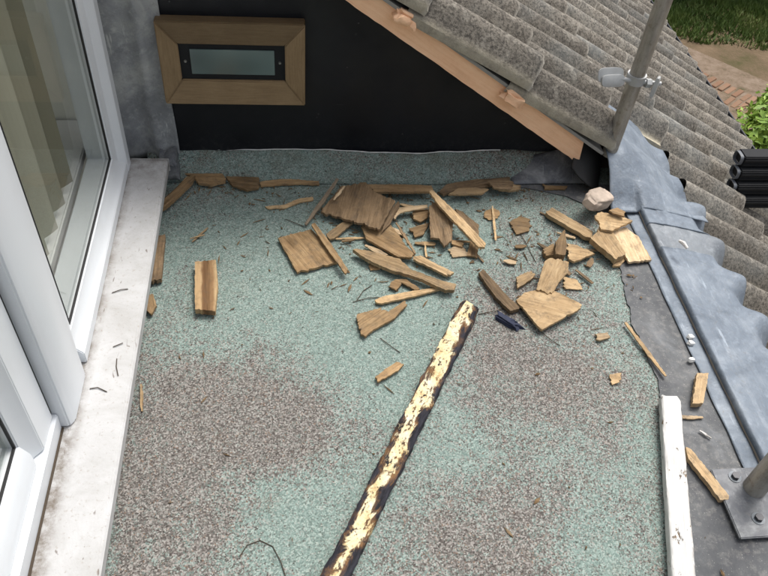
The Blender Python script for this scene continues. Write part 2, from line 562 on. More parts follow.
def bm_box(bm, lo, hi):
    vs_ = [bm.verts.new((x, y, z)) for x in (lo[0], hi[0]) for y in (lo[1], hi[1]) for z in (lo[2], hi[2])]
    for f in ((0, 1, 3, 2), (4, 6, 7, 5), (0, 4, 5, 1), (2, 3, 7, 6), (0, 2, 6, 4), (1, 5, 7, 3)):
        bm.faces.new([vs_[i] for i in f])


def box(name, lo, hi, mat, parent=None, bevel=0.0):
    bm = bmesh.new()
    bm_box(bm, lo, hi)
    return from_bm(name, bm, mat, parent, bevel=bevel, smooth=bevel > 0)


def bm_prism(bm, prof, axis, a, b):
    """prof: 2D points; axis 'x': (y,z), 'y': (x,z), 'z': (x,y)"""
    def p3(p, t):
        return {'x': (t, p[0], p[1]), 'y': (p[0], t, p[1]), 'z': (p[0], p[1], t)}[axis]
    A = [bm.verts.new(p3(p, a)) for p in prof]
    B = [bm.verts.new(p3(p, b)) for p in prof]
    n = len(prof)
    bm.faces.new(A)
    bm.faces.new(B[::-1])
    for i in range(n):
        bm.faces.new((A[i], B[i], B[(i + 1) % n], A[(i + 1) % n]))


def prism(name, prof, axis, a, b, mat, parent=None, bevel=0.0):
    bm = bmesh.new()
    bm_prism(bm, prof, axis, a, b)
    return from_bm(name, bm, mat, parent, bevel=bevel, smooth=bevel > 0)


def bm_tube(bm, pts, r, seg=10, cap=True):
    pts = [Vector(p) for p in pts]
    rs = r if hasattr(r, '__len__') else [r] * len(pts)
    rings = []
    for i, p in enumerate(pts):
        d = (pts[min(i + 1, len(pts) - 1)] - pts[max(i - 1, 0)]).normalized()
        u = d.orthogonal().normalized() if i == 0 else (u - d * u.dot(d)).normalized()
        w = d.cross(u)
        rings.append([bm.verts.new(p + (u * math.cos(k * math.tau / seg) + w * math.sin(k * math.tau / seg)) * rs[i]) for k in range(seg)])
    for a, b in zip(rings, rings[1:]):
        for k in range(seg):
            bm.faces.new((a[k], a[(k + 1) % seg], b[(k + 1) % seg], b[k]))
    if cap:
        bm.faces.new(rings[0][::-1])
        bm.faces.new(rings[-1])


def tube(name, pts, r, mat, parent=None, seg=12, cap=True):
    bm = bmesh.new()
    bm_tube(bm, pts, r, seg, cap)
    return from_bm(name, bm, mat, parent, smooth=True)


def sheet(name, fn, us, vs_, mat, parent=None, thick=0.003, smooth=True):
    """grid fn(u, v) -> point, given real thickness"""
    verts = [fn(u, v) for v in vs_ for u in us]
    n = len(us)
    faces = [(j * n + i, j * n + i + 1, (j + 1) * n + i + 1, (j + 1) * n + i) for j in range(len(vs_) - 1) for i in range(n - 1)]
    me = bpy.data.meshes.new(name)
    me.from_pydata(verts, [], faces)
    for p in me.polygons:
        p.use_smooth = smooth
    o = link(name, me, mat, parent)
    md = o.modifiers.new('thickness', 'SOLIDIFY')
    md.thickness = thick
    md.offset = -1.0
    return o


def lump(name, c, size, mat, parent=None, seed=0, rough=0.35, sub=3, rot=(0, 0, 0)):
    bm = bmesh.new()
    bmesh.ops.create_icosphere(bm, subdivisions=sub, radius=1.0)
    R_ = Euler(rot).to_matrix()
    for v in bm.verts:
        d = v.co.normalized()
        k = 1 + rough * (mnoise.noise(d * 1.3 + Vector((seed, 0, 0))) + 0.5 * mnoise.noise(d * 3.1 + Vector((0, seed, 0))))
        q = Vector([math.copysign(abs(t) ** 0.55, t) for t in d]) * k
        v.co = R_ @ Vector((q.x * size[0], q.y * size[1], q.z * size[2])) + Vector(c)
    return from_bm(name, bm, mat, parent, smooth=True)


def lin(a, b, n):
    return [a + (b - a) * i / (n - 1) for i in range(n)]


def nz(x, y, z, s=1.0):
    return mnoise.noise(Vector((x * s, y * s, z * s)))


# ================================================================== SETTING
GZ = -3.0                                   # garden level below the balcony
PHI = math.atan(0.665)                      # roof pitch
CP, SP = math.cos(PHI), math.sin(PHI)
PAN0 = 0.745                                # height of the tile pans at x = 0


def pan_z(x):
    return PAN0 - 0.665 * x


def roll_h(y):
    """height of the tile profile over its pans; rolls every 0.15 m"""
    d = abs(((y - 1.83 + 0.075) % 0.15) - 0.075)
    return 0.058 * (0.5 + 0.5 * math.cos(math.pi * min(d, .060) / .060)) ** .6


# ground
me = bpy.data.meshes.new('ground')
me.from_pydata([(-300, -300, GZ), (300, -300, GZ), (300, 300, GZ), (-300, 300, GZ)], [], [(0, 1, 2, 3)])
tag(link('ground', me, 'soil'), kind='structure')

# paved path with brick rows
DP, NP = Vector((.63, -.777, 0)).normalized(), Vector((.777, .63, 0)).normalized()


def pth(t, n, z=0.0):
    return DP * t + NP * n + Vector((0, 0, GZ + z))


bm = bmesh.new()
prof = [pth(-4.6, 8.9), pth(-3.4, 8.84), pth(-2.0, 8.92), pth(0.5, 8.8), pth(1.5, 5.2), pth(-5.2, 5.2)]
fs = bm.faces.new([bm.verts.new(p + Vector((0, 0, 0.004))) for p in prof])
path = tag(from_bm('path', bm, 'sand_paving'), kind='structure')
bm = bmesh.new()
bm_box(bm, (-.030, -.10, 0), (.030, .10, .03))
bmesh.ops.bevel(bm, geom=list(bm.edges), offset=.006, segments=1, affect='EDGES')
bmesh.ops.recalc_face_normals(bm, faces=bm.faces)
brick_me = bpy.data.meshes.new('brick')
bm.to_mesh(brick_me)
bm.free()
brick_me.materials.append(M['brick'])
for n0 in (8.36, 8.14, 7.62, 7.40, 6.95):
    t = -4.6
    while t < -0.6:
        t += 0.088
        if random.random() < 0.10:
            continue
        b = link('brick', brick_me, None, path, False)
        b.location = pth(t + random.uniform(-.008, .008), n0 + random.uniform(-.012, .012), -.006 - random.uniform(0, .016))
        b.rotation_euler = (random.uniform(-.03, .03), random.uniform(-.03, .03), math.atan2(DP.y, DP.x) + random.uniform(-.06, .06))

# garden lawn
random.seed(11)
verts, faces = [], []
while len(faces) < 42000:
    x, y = random.uniform(3.6, 8.6), random.uniform(7.9, 9.9)
    edge = 8.22 - .24 * (x - 4.86) + .22 * nz(x, y, 0, 1.8)
    if y < edge or (y < edge + .35 and random.random() < 0.55):
        continue
    if nz(x, y, 3, 1.1) < -.3 and random.random() < .4:
        continue
    h = random.uniform(.03, .10) * (1 + .5 * nz(x, y, 1, 2.0))
    a, w = random.uniform(0, math.tau), random.uniform(.006, .013)
    lx, ly = random.uniform(-.06, .06), random.uniform(-.06, .06)
    i = len(verts)
    verts += [(x - w * math.cos(a), y - w * math.sin(a), GZ - .003), (x + w * math.cos(a), y + w * math.sin(a), GZ - .003),
              (x + lx, y + ly, GZ + h)]
    faces.append((i, i + 1, i + 2))
me = bpy.data.meshes.new('grass')
me.from_pydata(verts, [], faces)
tag(link('grass', me, 'grass_blade'), 'rough green lawn beyond the brick path', 'grass', kind='stuff')


def foliage(name, parent, blobs, count, size, mat, seed):
    rnd = random.Random(seed)
    vv, ff = [], []
    tot = sum(b[1][0] * b[1][1] for b in blobs)
    for c, r in blobs:
        k = int(count * r[0] * r[1] / tot)
        for _ in range(k):
            d = Vector((rnd.gauss(0, 1), rnd.gauss(0, 1), rnd.gauss(0, 1))).normalized()
            rad = rnd.random() ** 0.35
            rad *= 1 + .32 * nz(d.x * 2 + seed, d.y * 2, d.z * 2, 1.6)
            p = Vector((c[0] + d.x * r[0] * rad, c[1] + d.y * r[1] * rad, c[2] + d.z * r[2] * rad))
            if p.z < GZ + .02:
                continue
            nrm = (d + Vector((rnd.uniform(-.9, .9), rnd.uniform(-.9, .9), rnd.uniform(-.3, 1.2)))).normalized()
            u = nrm.orthogonal().normalized()
            u.rotate(Matrix.Rotation(rnd.uniform(0, math.tau), 3, nrm))
            w = nrm.cross(u)
            s = size * rnd.uniform(.6, 1.3)
            i = len(vv)
            vv += [p - u * s, p + w * s * .42 - nrm * s * .1, p + u * s * .95 - nrm * s * .25, p - w * s * .42 - nrm * s * .1]
            ff.append((i, i + 1, i + 2, i + 3))
    me_ = bpy.data.meshes.new(name)
    me_.from_pydata([tuple(v) for v in vv], [], ff)
    return link(name, me_, mat, parent)


bush = empty('leafy_bush', (4.63, 5.45, GZ), 'bright yellow green leafy bush beside the brick path', 'bush')
foliage('foliage', bush, [((4.57, 5.40, -2.40), (.50, .50, .45)), ((4.90, 5.65, -2.30), (.50, .45, .42)), ((4.32, 5.28, -2.55), (.46, .46, .42)), ((4.95, 5.1, -2.45), (.45, .45, .4)), ((4.83, 5.92, -2.55), (.36, .34, .36))],
        7000, .045, 'leaf_bright', 3)
for k in range(5):
    a = k * 1.3
    tube('stem', [(4.63 + .05 * math.cos(a), 5.45 + .05 * math.sin(a), GZ - .02), (4.63 + .2 * math.cos(a), 5.45 + .2 * math.sin(a), -2.65), (4.63 + .36 * math.cos(a), 5.45 + .36 * math.sin(a), -2.3)], [.018, .012, .005], 'bark', bush, 6)
hedge = empty('hedge', (6.0, 9.9, GZ), 'dark hedge along the far side of the lawn', 'hedge')
foliage('foliage', hedge, [((2.4 + .62 * k, 9.85 + .15 * math.sin(k * 2.1), GZ + .75 + .12 * math.sin(k * 1.7)), (.62, .52, .95)) for k in range(12)], 17000, .06, 'leaf_dark', 8)
for k in range(12):
    x, y = 2.4 + .62 * k, 9.85
    tube('stem', [(x, y, GZ - .02), (x + .04, y + .03, GZ + .6), (x - .05, y, GZ + 1.2)], [.03, .022, .01], 'bark', hedge, 6)

# balcony floor
random.seed(5)
box('balcony_floor', (-.56, -1.2, -.16), (1.02, 1.862, 0.0), 'felt')['kind'] = 'structure'
# felt turned up the cheek wall over an angle fillet
up = tag(sheet('felt_upstand',
               lambda u, t: (u, 1.778 + .088 * t ** .85 - .006 * math.sin(u * 5), .0045 + .056 * t + .003 * nz(u, t, 0, 9) * t + (.004 * math.sin(u * 11 + 1) + .004 * nz(u, 5, 0, 14)) * t * t),
               lin(-.42, .93, 80), lin(0, 1, 9), 'felt', None, .004), kind='structure')
tag(tube('sealant_edge', [(u, 1.778 + .088 - .006 * math.sin(u * 5) - .0015, .0045 + .056 + .003 * nz(u, 1, 0, 9) + .004 * math.sin(u * 11 + 1) + .004 * nz(u, 5, 0, 14)) for u in lin(-.335, .64, 90)],
          [.0012 + .0016 * abs(nz(u, 7, 0, 30)) for u in lin(-.335, .64, 90)], 'crumb', None, 6), kind='structure')
# lead-grey dark strip along the roof edge and round into the corner
edge_l = [(.65, 1.772), (.73, 1.752), (.82, 1.722), (.905, 1.66), (.925, 1.56), (.905, 1.404), (.872, 1.222), (.878, 1.04), (.862, .914), (.80, .70), (.75, .50), (.70, .20), (.66, -1.2)]
bm = bmesh.new()
L = []
for (a, b) in zip(edge_l, edge_l[1:]):
    n = max(2, int(math.dist(a, b) / .008))
    for i in range(n):
        x, y = a[0] + (b[0] - a[0]) * i / n, a[1] + (b[1] - a[1]) * i / n
        L.append((x + .006 * nz(x, y, 0, 22) + .006 * nz(x, y, 2, 70), y))
L.append(edge_l[-1])
ring = [bm.verts.new((x, y, .0012)) for x, y in L] + [bm.verts.new((1.018, -1.2, .0012)), bm.verts.new((1.018, 1.772, .0012))]
f = bm.faces.new(ring)
r = bmesh.ops.extrude_face_region(bm, geom=[f])
for v in r['geom']:
    if isinstance(v, bmesh.types.BMVert):
        v.co.z = .0045
bmesh.ops.triangulate(bm, faces=bm.faces)
tag(from_bm('edge_strip', bm, 'bitumen'), kind='structure')
tag(sheet('corner_strip',
          lambda u, t: (u, 1.772 + .090 * t ** .85 - .006 * math.sin(u * 5) - .006, .010 + (.056 + .004) * t * min(1.0, max(0.0, (u - .66) / .16)) ** .6 + .002 * nz(u, t, 4, 12)),
          lin(.67, .945, 30), lin(0, 1, 8), 'old_lead', None, .002), kind='structure')

# cheek wall: black cladding under the sloping roof edge
cheek = empty('cheek_wall', (0.2, 1.9, 0), 'black clad side wall under the sloping tiled roof', 'wall')
prism('cladding_panel', [(-.46, -.02), (.955, -.02), (.955, .075), (-.46, 1.02)], 'y', 1.868, 1.90, 'black_panel', cheek)
bm = bmesh.new()
bm_prism(bm, [(-.56, -.16), (1.12, -.16), (1.12, -.06), (.90, .087), (-.56, 1.058)], 'y', 1.903, 1.99)
from_bm('wall_core', bm, 'underlay', cheek)
for x, z in ((.155, .34), (.33, .12), (-.30, .515), (.18, .47)):
    tube('screw', [(x, 1.8695, z), (x, 1.866, z)], [.0028, .002], 'bolt_steel', cheek, 8)

# lead weathering between window and cladding
leadc = empty('corner_flashing', (-.40, 1.86, 0), 'mottled grey lead strip between the window and the black wall', 'flashing')
sheet('lead_strip', lambda u, z: (u + .004 * nz(0, z, 1, 7), 1.862 - .012 * math.exp(-((u + .385) / .018) ** 2) - .018 * max(0, (-.43 - u) / .05) - .006 * nz(u, z, 0, 9), z),
      lin(-.49, -.328, 26), lin(.035, 1.15, 60), 'patina_lead', leadc, -.003)

# ------------------------------------------------------------------ tiled roof
roof = empty('tiled_roof', (1.2, 1.9, 0), 'weathered grey concrete tiled roof sloping down to the garden', 'roof')


def tile_mesh(v0, v1, seed, thk=.024):
    rnd = random.Random(seed)
    nv = int(round((v1 - v0) / .0068)) + 1
    vv = lin(v0, v1, nv)
    us = [-.42, -.28, -.15, -.05, -.010, 0.0]
    bm = bmesh.new()
    top, bot = [], []
    for i, u in enumerate(us):
        rt, rb = [], []
        for v in vv:
            d = min(abs(v - .075), abs(v - .225))
            h = .064 * (0.5 + 0.5 * math.cos(math.pi * min(d, .057) / .057)) ** .52
            du = (.005 * mnoise.noise(Vector((v * 30, seed * 3.1, 0))) + rnd.uniform(-.0012, .0012)) if u > -.02 else 0
            dz = .0014 * mnoise.noise(Vector((u * 9, v * 25, seed)))
            drop = -.009 if i == len(us) - 1 else 0.0
            tilt = .040 * (u + .42) / .42
            rt.append(bm.verts.new((u + du, v, h + dz + drop + tilt)))
            rb.append(bm.verts.new((u + du * .7, v, h - thk + tilt - (.001 if drop else 0))))
        top.append(rt)
        bot.append(rb)
    for i in range(len(us) - 1):
        for j in range(nv - 1):
            bm.faces.new((top[i][j], top[i + 1][j], top[i + 1][j + 1], top[i][j + 1]))
            if i >= len(us) - 3:
                bm.faces.new((bot[i][j], bot[i][j + 1], bot[i + 1][j + 1], bot[i + 1][j]))
    for j in range(nv - 1):
        bm.faces.new((top[-1][j], bot[-1][j], bot[-1][j + 1], top[-1][j + 1]))
    for i in range(len(us) - 1):
        bm.faces.new((top[i][0], bot[i][0], bot[i + 1][0], top[i + 1][0]))
        bm.faces.new((top[i][-1], top[i + 1][-1], bot[i + 1][-1], bot[i][-1]))
    bmesh.ops.recalc_face_normals(bm, faces=bm.faces)
    me_ = bpy.data.meshes.new('tile')
    bm.to_mesh(me_)
    bm.free()
    for p in me_.polygons:
        p.use_smooth = True
    me_.set_sharp_from_angle(angle=math.radians(42))
    me_.materials.append(M['roof_tile'])
    return me_


tiles = [tile_mesh(.0015, .2985, s) for s in (1, 2, 3, 4, 5)]
verge_tiles = [tile_mesh(.016, .2985, s, .022) for s in (6, 7)]
rt = random.Random(3)
for k in range(-5, 18):
    y0 = 1.755 + .3 * k
    for c in range(-4, 6):
        s_end = .768 + .375 * c
        if k < 0 and c < 3:
            continue
        if k == 0 and c == 2:
            continue
        me_ = rt.choice(verge_tiles) if (k == 0 and c < 2) else rt.choice(tiles)
        s = s_end + rt.uniform(-.014, .014)
        o = link('tile', me_, None, roof, False)
        p = Vector((s * CP, y0 + rt.uniform(-.0015, .0015), PAN0 - s * SP)) - wloc(roof)
        o.location = p
        o.rotation_euler = (rt.uniform(-.012, .012), PHI + rt.uniform(-.012, .003), rt.uniform(-.007, .007))


def on_roof(s, y, n):
    return (s * CP + n * SP, y, PAN0 - s * SP + n * CP)


bm = bmesh.new()
for (s0, s1, y0, y1) in ((-1.15, 2.6, 1.995, 6.9), (1.38, 2.6, -.4, 1.99)):
    q = [bm.verts.new(on_roof(s, y, n)) for n in (-.075, -.03) for s, y in ((s0, y0), (s1, y0), (s1, y1), (s0, y1))]
    for fc in ((0, 1, 2, 3), (7, 6, 5, 4), (0, 4, 5, 1), (1, 5, 6, 2), (2, 6, 7, 3), (3, 7, 4, 0)):
        bm.faces.new([q[i] for i in fc])
from_bm('roof_deck', bm, 'underlay', roof)
# undercloak strip below the verge
bm = bmesh.new()
q = [bm.verts.new(on_roof(s, y, n)) for n in (-.012, -.003) for s, y in ((-1.1, 1.776), (1.12, 1.776), (1.12, 1.99), (-1.1, 1.99))]
for fc in ((0, 1, 2, 3), (7, 6, 5, 4), (0, 4, 5, 1), (1, 5, 6, 2), (2, 6, 7, 3), (3, 7, 4, 0)):
    bm.faces.new([q[i] for i in fc])
from_bm('undercloak', bm, 'undercloak', roof)

# barge board with rough ends and chipped lumps
barge = empty('barge_board', (.4, 1.82, .3), 'bare peach coloured timber barge board under the tile edge', 'board')
bm = bmesh.new()
xs = lin(-.62, .862, 90)
top_, bot_ = [], []
for y in (1.786, 1.865):
    rowb = [bm.verts.new((x + (.010 * nz(x, 9, y, 60) if i > 86 else 0), y, .665 - .681 * x + .0022 * nz(x, y, 0, 40) + .002 * nz(x, 0, 0, 9))) for i, x in enumerate(xs)]
    rowt = [bm.verts.new((x, y, pan_z(x) - .013)) for x in xs]
    bot_.append(rowb)
    top_.append(rowt)
for i in range(len(xs) - 1):
    bm.faces.new((bot_[0][i], bot_[0][i + 1], top_[0][i + 1], top_[0][i]))
    bm.faces.new((bot_[1][i], top_[1][i], top_[1][i + 1], bot_[1][i + 1]))
    bm.faces.new((bot_[0][i], bot_[1][i], bot_[1][i + 1], bot_[0][i + 1]))
    bm.faces.new((top_[0][i], top_[0][i + 1], top_[1][i + 1], top_[1][i]))
for i in (0, -1):
    bm.faces.new((bot_[0][i], top_[0][i], top_[1][i], bot_[1][i]))
me = bpy.data.meshes.new('board')
bmesh.ops.recalc_face_normals(bm, faces=bm.faces)
rotm = Matrix.Rotation(-PHI, 4, 'Y')
for v in bm.verts:                                      # local x along the board
    v.co = rotm @ (v.co - Vector((.4, 1.82, .3)))
bm.to_mesh(me)
bm.free()
bo = link('board', me, 'barge', barge, False)
bo.rotation_euler = (0, PHI, 0)
for i, (x, z, sx) in enumerate(((.286, .535, .034), (.608, .310, .036))):
    lump('chipped_block', (x, 1.782, z), (sx, .022, .016), 'barge', barge, seed=i * 4.7 + 1, rough=.6, rot=(0, PHI, .1))

# black underlay curling out at the foot of the barge board
flap = sheet('underlay_flap', lambda u, t: (.835 + .105 * u + .02 * math.sin(t * 2.2), 1.755 + .12 * t - .03 * math.sin(u * 3), .158 - .075 * u - .10 * math.sin(1.35 * (1 - t)) * (.75 + .1 * u) + .004 * nz(u, t, 0, 6)),
             lin(0, 1, 14), lin(0, 1, 12), 'underlay', None, .004)
tag(flap, 'black felt underlay curling out at the foot of the barge board', 'underlay')

# ------------------------------------------------------------------ lead apron over the roof edge
apron = empty('lead_apron', (1.1, 1.2, 0), 'blue grey lead apron dressed over the tiles beside the balcony', 'flashing')


def smooth(a, b, x):
    t = min(1, max(0, (x - a) / (b - a)))
    return t * t * (3 - 2 * t)


def lead_pt(y, t, lift=0.0, seed=0.0):
    """t 0..1 across the apron from the drip edge to the wavy edge on the tiles"""
    xe = 1.252 + roll_h(y) * SP * .85 - .010 * math.cos(math.tau * (y - 1.83) / .15) + .005 * nz(y, seed, 0, 14)
    if t < .10:
        k = t / .10
        x, z = 1.030 + .003 * k, .0155 + .012 * k
    else:
        k = (t - .10) / .90
        x = 1.033 + (xe - 1.033) * k
        base = .0275 + .001 * min(1, k * 20) + (pan_z(1.27) + .066 - .028) * k ** 1.15
        if x > 1.078:
            base += .0022                                   # lapped edge running along the apron
        w = smooth(.70, 1.0, k)
        z = base * (1 - w) + (pan_z(x) + .009 + roll_h(y) / CP) * w
    wob = .0014 * nz(x, y, seed, 7) + .0012 * nz(x, y, seed + 3, 24)
    return (x + .4 * wob, y, z + wob + lift)


ts = [0, .05, .10, .115, .14] + lin(.17, 1.0, 44)
sheet('lead_sheet', lambda t, y: lead_pt(y, t, .0045, 1), ts, lin(-.9, 1.462, 260), 'lead', apron, -.003)
sheet('lead_sheet', lambda t, y: lead_pt(y, t, .001, 2), ts, lin(1.435, 1.585, 30), 'scuffed_lead', apron, -.003)
sheet('lead_sheet', lambda t, y: lead_pt(y, t, .004, 3), ts, lin(1.562, 1.70, 24), 'lead', apron, -.003)


def upper_pt(s, y):
    """upper lead: on the slope at the back, falling smoothly to the floor edge towards the camera"""
    x, _, z = on_roof(s, y, .004 + .030 * smooth(1.13, 1.19, s) - .018 * smooth(1.38, 1.48, s) + roll_h(y) * (.06 + .60 * smooth(1.40, 1.5, s)))
    low = .016 if x < 1.02 else .016 + .019 * smooth(1.02, 1.04, x) + (pan_z(1.27) + .066 - .028) * (max(0, x - 1.033) / .23) ** 1.15
    k = smooth(1.615, 1.80, y + .03 * nz(x, 4, 0, 9))
    z = low * (1 - k) + z * k
    return (x + .002 * nz(s, y, 5, 20), y, z + .0022 * nz(s, y, 1, 11) + .0014 * nz(s, y, 2, 34))


sheet('lead_sheet', lambda u, y: upper_pt(1.125 + u * (.365 - .022 * math.cos(math.tau * (y - 1.83) / .15)), y), lin(0, 1, 40), lin(1.625, 2.085, 60), 'lead', apron, -.003)
sheet('lead_soaker', lambda t, y: (.990 + .038 * t + .003 * nz(y, t, 3, 12), y, 0.0095 + .003 * t * t + .002 * nz(y, t, 0, 15)), lin(0, 1, 6), lin(-.9, 1.69, 150), 'lead', apron, .002)
# thin welt line along the fold of the apron
tag(tube('white_clip', [(1.062, 1.440, .076), (1.068, 1.428, .079), (1.075, 1.412, .074)], [.004, .006, .004], 'white', None, 8), 'small white plastic scrap on the lead apron', 'scrap')

# eaves gutter and the wall it hangs on
gut = empty('eaves_gutter', (2.28, 3.0, -.80), 'dark half round gutter along the lower edge of the tiles', 'gutter')
sheet('trough', lambda a, y: (2.300 - .056 * math.cos(a), y, -.745 - .056 * math.sin(a)), lin(0, math.pi, 14), lin(-1.0, 7.0, 9), 'gutter', gut, .003)
tube('rim', [(2.357, -1.0, -.744), (2.357, 7.0, -.744)], .005, 'gutter', gut, 8)
for k in range(10):
    y = -.5 + .8 * k
    sheet('bracket', lambda a, yy: (2.300 - .060 * math.cos(a), yy, -.746 - .060 * math.sin(a)), lin(-.1, math.pi + .15, 12), [y, y + .025], 'grey_rim', gut, .003)
hw = box('house_wall', (1.95, -1.0, GZ - .05), (2.19, 6.9, -.87), 'render')
tag(hw, 'rendered house wall below the eaves gutter', 'wall')

# ------------------------------------------------------------------ window
win = empty('window', (-.48, 1.2, .10), 'white plastic window with two panes beside the balcony', 'window')
ZT = 1.50
# far fixed light
prism('frame_rail', [(-.53, .1005), (-.446, .1005), (-.446, .132), (-.462, .150), (-.466, .186), (-.53, .186)], 'y', 1.05, 1.7445, 'white_plastic', win, .002)
prism('frame_rail', [(-.53, ZT - .09), (-.466, ZT - .09), (-.462, ZT - .06), (-.446, ZT - .03), (-.446, ZT), (-.53, ZT)], 'y', 1.05, 1.7445, 'white_plastic', win, .002)
prism('frame_jamb', [(-.53, 1.652), (-.466, 1.652), (-.462, 1.690), (-.4445, 1.708), (-.4445, 1.746), (-.53, 1.746)], 'z', .1003, ZT + .001, 'white_plastic', win, .002)
prism('mullion', [(-.535, .888), (-.452, .888), (-.443, .902), (-.443, 1.015), (-.450, 1.030), (-.458, 1.045), (-.470, 1.085), (-.535, 1.085)], 'z', .1007, ZT + .002, 'white_plastic', win, .003)
box('gasket', (-.474, 1.085, .186), (-.469, 1.652, .1895), 'gasket', win)
box('gasket', (-.474, 1.6488, .1895), (-.469, 1.652, ZT - .0945), 'gasket', win)
box('gasket', (-.474, 1.085, .1895), (-.469, 1.0882, ZT - .0945), 'gasket', win)
box('gasket', (-.474, 1.085, ZT - .0945), (-.464, 1.652, ZT - .09), 'gasket', win)
box('glass_pane', (-.480, 1.08, .18), (-.476, 1.66, ZT - .085), 'glass', win)
# near opening sash in its frame
prism('frame_rail', [(-.53, .1005), (-.468, .1005), (-.466, .148), (-.49, .152), (-.53, .152)], 'y', -1.0, .8875, 'white_plastic', win, .002)
sash = box('sash', (-.535, -1.0, ZT - .09), (-.478, .884, ZT - .012), 'white_plastic', win, .003)
prism('sash_rail', [(-.545, .153), (-.478, .153), (-.478, .196), (-.492, .222), (-.545, .222)], 'y', -1.0, .7705, 'white_plastic', sash, .002)
prism('sash_stile', [(-.545, .768), (-.494, .768), (-.486, .788), (-.472, .804), (-.472, .878), (-.545, .878)], 'z', .1535, ZT - .0905, 'white_plastic', sash, .002)
box('gasket', (-.490, .8785, .153), (-.476, .8875, ZT), 'gasket', win)
box('gasket', (-.502, -1.0, .222), (-.497, .768, .2255), 'gasket', sash)
box('gasket', (-.502, .7648, .2255), (-.497, .768, ZT - .1), 'gasket', sash)
box('glass_pane', (-.512, -1.0, .20), (-.508, .775, ZT - .085), 'glass', sash)

sill = empty('window_sill', (-.44, .6, .07), 'dirty white window sill running along the left of the balcony', 'window sill')
prism('sill_board', [(-.56, .075), (-.372, .070), (-.372, .060), (-.348, .060), (-.3465, .094), (-.352, .0985), (-.56, .1000)], 'y', -1.2, 1.764, 'dirty_sill', sill, .002)
box('end_cap', (-.50, 1.7645, .058), (-.345, 1.771, .099), 'dirty_sill', sill, .001)
tag(box('sill_wall', (-.56, -1.2, .0), (-.392, 1.80, .0695), 'bitumen'), 'dark upstand wall below the window sill', 'wall')
box('sealant', (-.4675, -1.2, .0995), (-.4635, .886, .1025), 'twig', sill)
lump('lead_dressing', (-.352, 1.815, .045), (.026, .042, .035), 'old_lead', leadc, seed=3, rough=.4)

# dormer wall over the window and the room behind the glass
tag(box('dormer_wall', (-.80, -1.2, ZT + .003), (-.44, 1.90, 2.3), 'render'), 'pale rendered wall above the window head', 'wall')
bm = bmesh.new()
bm_box(bm, (-3.0, -1.2, -.15), (-.536, 1.848, 2.2))
bmesh.ops.recalc_face_normals(bm, faces=bm.faces)
for f in list(bm.faces):
    if f.calc_center_median().x > -.54 or f.calc_center_median().z > 2.19:
        bm.faces.remove(f)
for lo_, hi_ in (((-3.0, -1.2), (-1.9, 1.848)), ((-.95, -1.2), (-.536, 1.848)), ((-1.9, -1.2), (-.95, -.6)), ((-1.9, 1.6), (-.95, 1.848))):   # ceiling round an unseen opening, added so the sky brightens the room
    bm.faces.new([bm.verts.new((x_, y_, 2.2)) for x_, y_ in ((lo_[0], lo_[1]), (lo_[0], hi_[1]), (hi_[0], hi_[1]), (hi_[0], lo_[1]))])
me = bpy.data.meshes.new('room_interior')
bm.to_mesh(me)
bm.free()
room = link('room_interior', me, 'room')
room['kind'] = 'structure'
tag(box('inner_sill', (-.74, -1.19, .150), (-.548, 1.84, .178), 'inner_sill', None, .004), 'white inner window board behind the glass', 'window board')
blind = empty('vertical_blind', (-.575, .8, .2), 'beige vertical blind hanging behind the window glass', 'blind')
bm = bmesh.new()
nsl = 9
pr = [(-.045 + .09 * i / (nsl - 1), .006 * (1 - ((i - 4) / 4) ** 2)) for i in range(nsl)]
vs1 = [bm.verts.new((p[1], p[0], 0)) for p in pr]
vs2 = [bm.verts.new((p[1], p[0], 1.27)) for p in pr]
for i in range(nsl - 1):
    bm.faces.new((vs1[i], vs1[i + 1], vs2[i + 1], vs2[i]))
bmesh.ops.solidify(bm, geom=list(bm.faces), thickness=.001)
slat_me = bpy.data.meshes.new('slat')
bm.to_mesh(slat_me)
bm.free()
slat_me.materials.append(M['blind'])
rb = random.Random(2)
for k in range(29):
    y = -.95 + .088 * k
    o = link('slat', slat_me, None, blind, False)
    o.location = Vector((-.575, y, .20)) - wloc(blind)
    o.rotation_euler = (0, 0, -.75 + rb.uniform(-.12, .12))
box('headrail', (-.605, -1.0, 1.472), (-.548, 1.75, 1.497), 'inner_sill', blind)

# ------------------------------------------------------------------ small framed vent window on the black wall
vent = empty('vent_window', (-.15, 1.85, .236), 'small brown wood grain framed window set in the black wall', 'window')
x0, x1, z0, z1 = -.341, .040, .237, .480
a0, a1, b0, b1 = -.290, -.014, .308, .413


def frame_part(name, quad):
    """mitred member, sloping down a little towards the opening; local x follows its grain"""
    bm_ = bmesh.new()
    cx = sum(q_[0] for q_ in quad) / 4
    cz = sum(q_[1] for q_ in quad) / 4
    A = [bm_.verts.new((q_[0] - cx, 0.018 if i < 2 else .010, q_[1] - cz)) for i, q_ in enumerate(quad)]
    B = [bm_.verts.new((q_[0] - cx, -.018, q_[1] - cz)) for q_ in quad]
    for v in A:
        v.co.y = -v.co.y
    for v in B:
        v.co.y = -v.co.y
    bm_.faces.new(A)
    bm_.faces.new(B[::-1])
    for i in range(4):
        bm_.faces.new((A[i], B[i], B[(i + 1) % 4], A[(i + 1) % 4]))
    vert = name == 'stile'
    if vert:
        for v in bm_.verts:
            v.co = Vector((v.co.z, v.co.y, -v.co.x))
    o_ = from_bm(name, bm_, 'vent_wood', vent, smooth=True, bevel=.0025, world_coords=False)
    o_.location = Vector((cx, 1.850, cz)) - wloc(vent)
    if vert:
        o_.rotation_euler = (0, -math.pi / 2, 0)
    return o_


